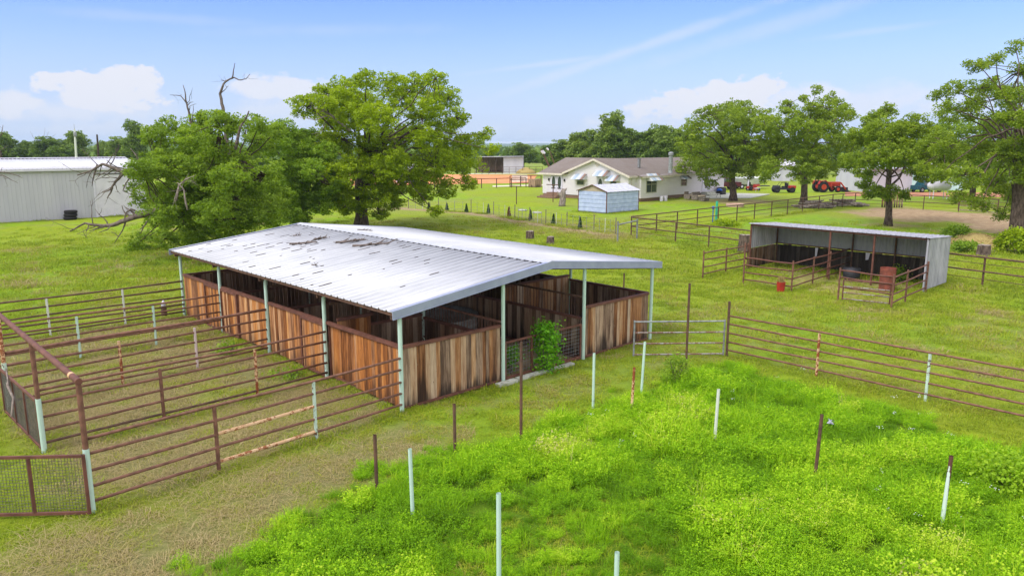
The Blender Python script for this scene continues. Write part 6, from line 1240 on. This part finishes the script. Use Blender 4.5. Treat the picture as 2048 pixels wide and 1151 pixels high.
for k in range(3): put(leafy(28, .22, .28, .025, rng, 30), 'leafy_weed', G_WEED)
for k in range(2): put(leafy(38, .24, .24, .018, rng, 34), 'feathery_weed', G_WEED)
for k in range(2): put(blades(110, .22, .27, .0045, rng, .55, .55), 'tall_grass', G_WEED)
put(blades(5, .12, .42, .004, rng, .35, .95), 'dead_stalk', G_WEED)
x, y = sample_view(33, 6.5, 26, rng, .74); w = weed_mask(x, y); clump = fbm(x * 1.1 + 4, y * 1.1, 4); keep = (w > .12 + .3 * rng.random(len(x))) & (rng.random(len(x)) < .45 + 1.1 * clump); x, y, w, clump = x[keep], y[keep], w[keep], clump[keep]
low = sstep(poly_sd(x, y, [G(*p) for p in [(880, 1180), (960, 1060), (1120, 980), (1300, 1020), (1330, 1300), (860, 1300)]]), -1, .6)
sc = (.30 + 1.15 * clump) * (.25 + .8 * w) * rng.uniform(.7, 1.25, len(x)) * (1 - .45 * low)
drywd = sstep(fbm(x * .7 + 30, y * .7), .66, .76) * .3; cl2 = fbm(x * 3.1 + 50, y * 3.1, 3); sc = sc * (.55 + .95 * cl2); gt = .24 + .45 * (clump - .35) + .8 * (cl2 - .45) + rng.normal(0, .08, len(x)) + drywd - .10 * low + (fbm(x * .45 + 7, y * .45) - .5) * .4  # lower clumps get darker colour, painting shade into the hollows
scatter('weeds', 'lush knee-high bright green weeds filling the near right ground', np.stack([x, y, hgt(x, y) - .01], 1), rng.uniform(0, 6.28, len(x)), sc, np.clip(gt, 0, 1), LIB_c); print('weeds', len(x))
LIB_c = bpy.data.collections.new('flower_shapes'); m = MB()
for i in range(7): m.lathe((rng.normal(0, .04), rng.normal(0, .04), rng.uniform(.20, .30)), [(.003, 0), (.011, .005), (.008, .010)], 6)
put(m, 'flower_head', G_FLOW)
cents = [G(*p, .2) for p in [(1780, 820), (1840, 850), (1900, 870), (1230, 860), (1320, 850), (1480, 800), (1540, 760), (1770, 960), (1830, 985), (1860, 1085), (1930, 1040), (2010, 990), (1180, 830), (1540, 1030), (1840, 800), (1880, 1010)]]
pts = np.array([(c0[0] + rng.normal(0, .5), c0[1] + rng.normal(0, .5), rng.uniform(-.06, .04)) for c0 in cents for _ in range(3)])
scatter('white_flowers', 'tiny white wild flowers dotted through the weeds', pts, rng.uniform(0, 6.28, len(pts)), rng.uniform(.5, .9, len(pts)), np.ones(len(pts)), LIB_c)
LIB_c = bpy.data.collections.new('hay_shapes')
for k in range(3): put(blades(26, .28, .03, .003, rng, 6.0, .8, .25), 'hay_wisp', G_MOW)
x = np.concatenate([rng.uniform(-6.5, -.3, 2600), rng.uniform(-8.5, -1.2, 900)]); y = np.concatenate([rng.uniform(-.2, 13.2, 2600), rng.uniform(-6, -.6, 900)]); k0 = weed_mask(x, y) < .1; x, y = x[k0], y[k0]; kk = fbm(x * .8 + 3, y * .8); s = kk > .45; x, y = x[s], y[s]
scatter('loose_hay', 'loose pale hay wisps scattered over the pen ground', np.stack([x, y, np.full(len(x), .02)], 1), rng.uniform(0, 6.28, len(x)), rng.uniform(.6, 1.4, len(x)), np.clip(rng.normal(.8, .12, len(x)), 0, 1), LIB_c)

# ------------------------------------------------------------------ haze
HB = MB(); R_ = 9600; HB.box(CAM[0] - R_, CAM[1] - R_, -2.0, CAM[0] + R_, CAM[1] + R_, 75.0)
hz = HB.build('haze', None); hz['kind'] = 'stuff'; hz['label'] = 'thin bluish haze over the far country'
hm_ = bpy.data.materials.new('haze air'); hm_.use_nodes = True; nt = hm_.node_tree; nt.nodes.clear()
vo = nt.nodes.new('ShaderNodeVolumePrincipled'); vo.inputs['Color'].default_value = (.62, .76, .95, 1); vo.inputs['Density'].default_value = .00018; vo.inputs['Anisotropy'].default_value = 0.0
mo = nt.nodes.new('ShaderNodeOutputMaterial'); nt.links.new(vo.outputs[0], mo.inputs['Volume']); hz.data.materials.append(hm_)
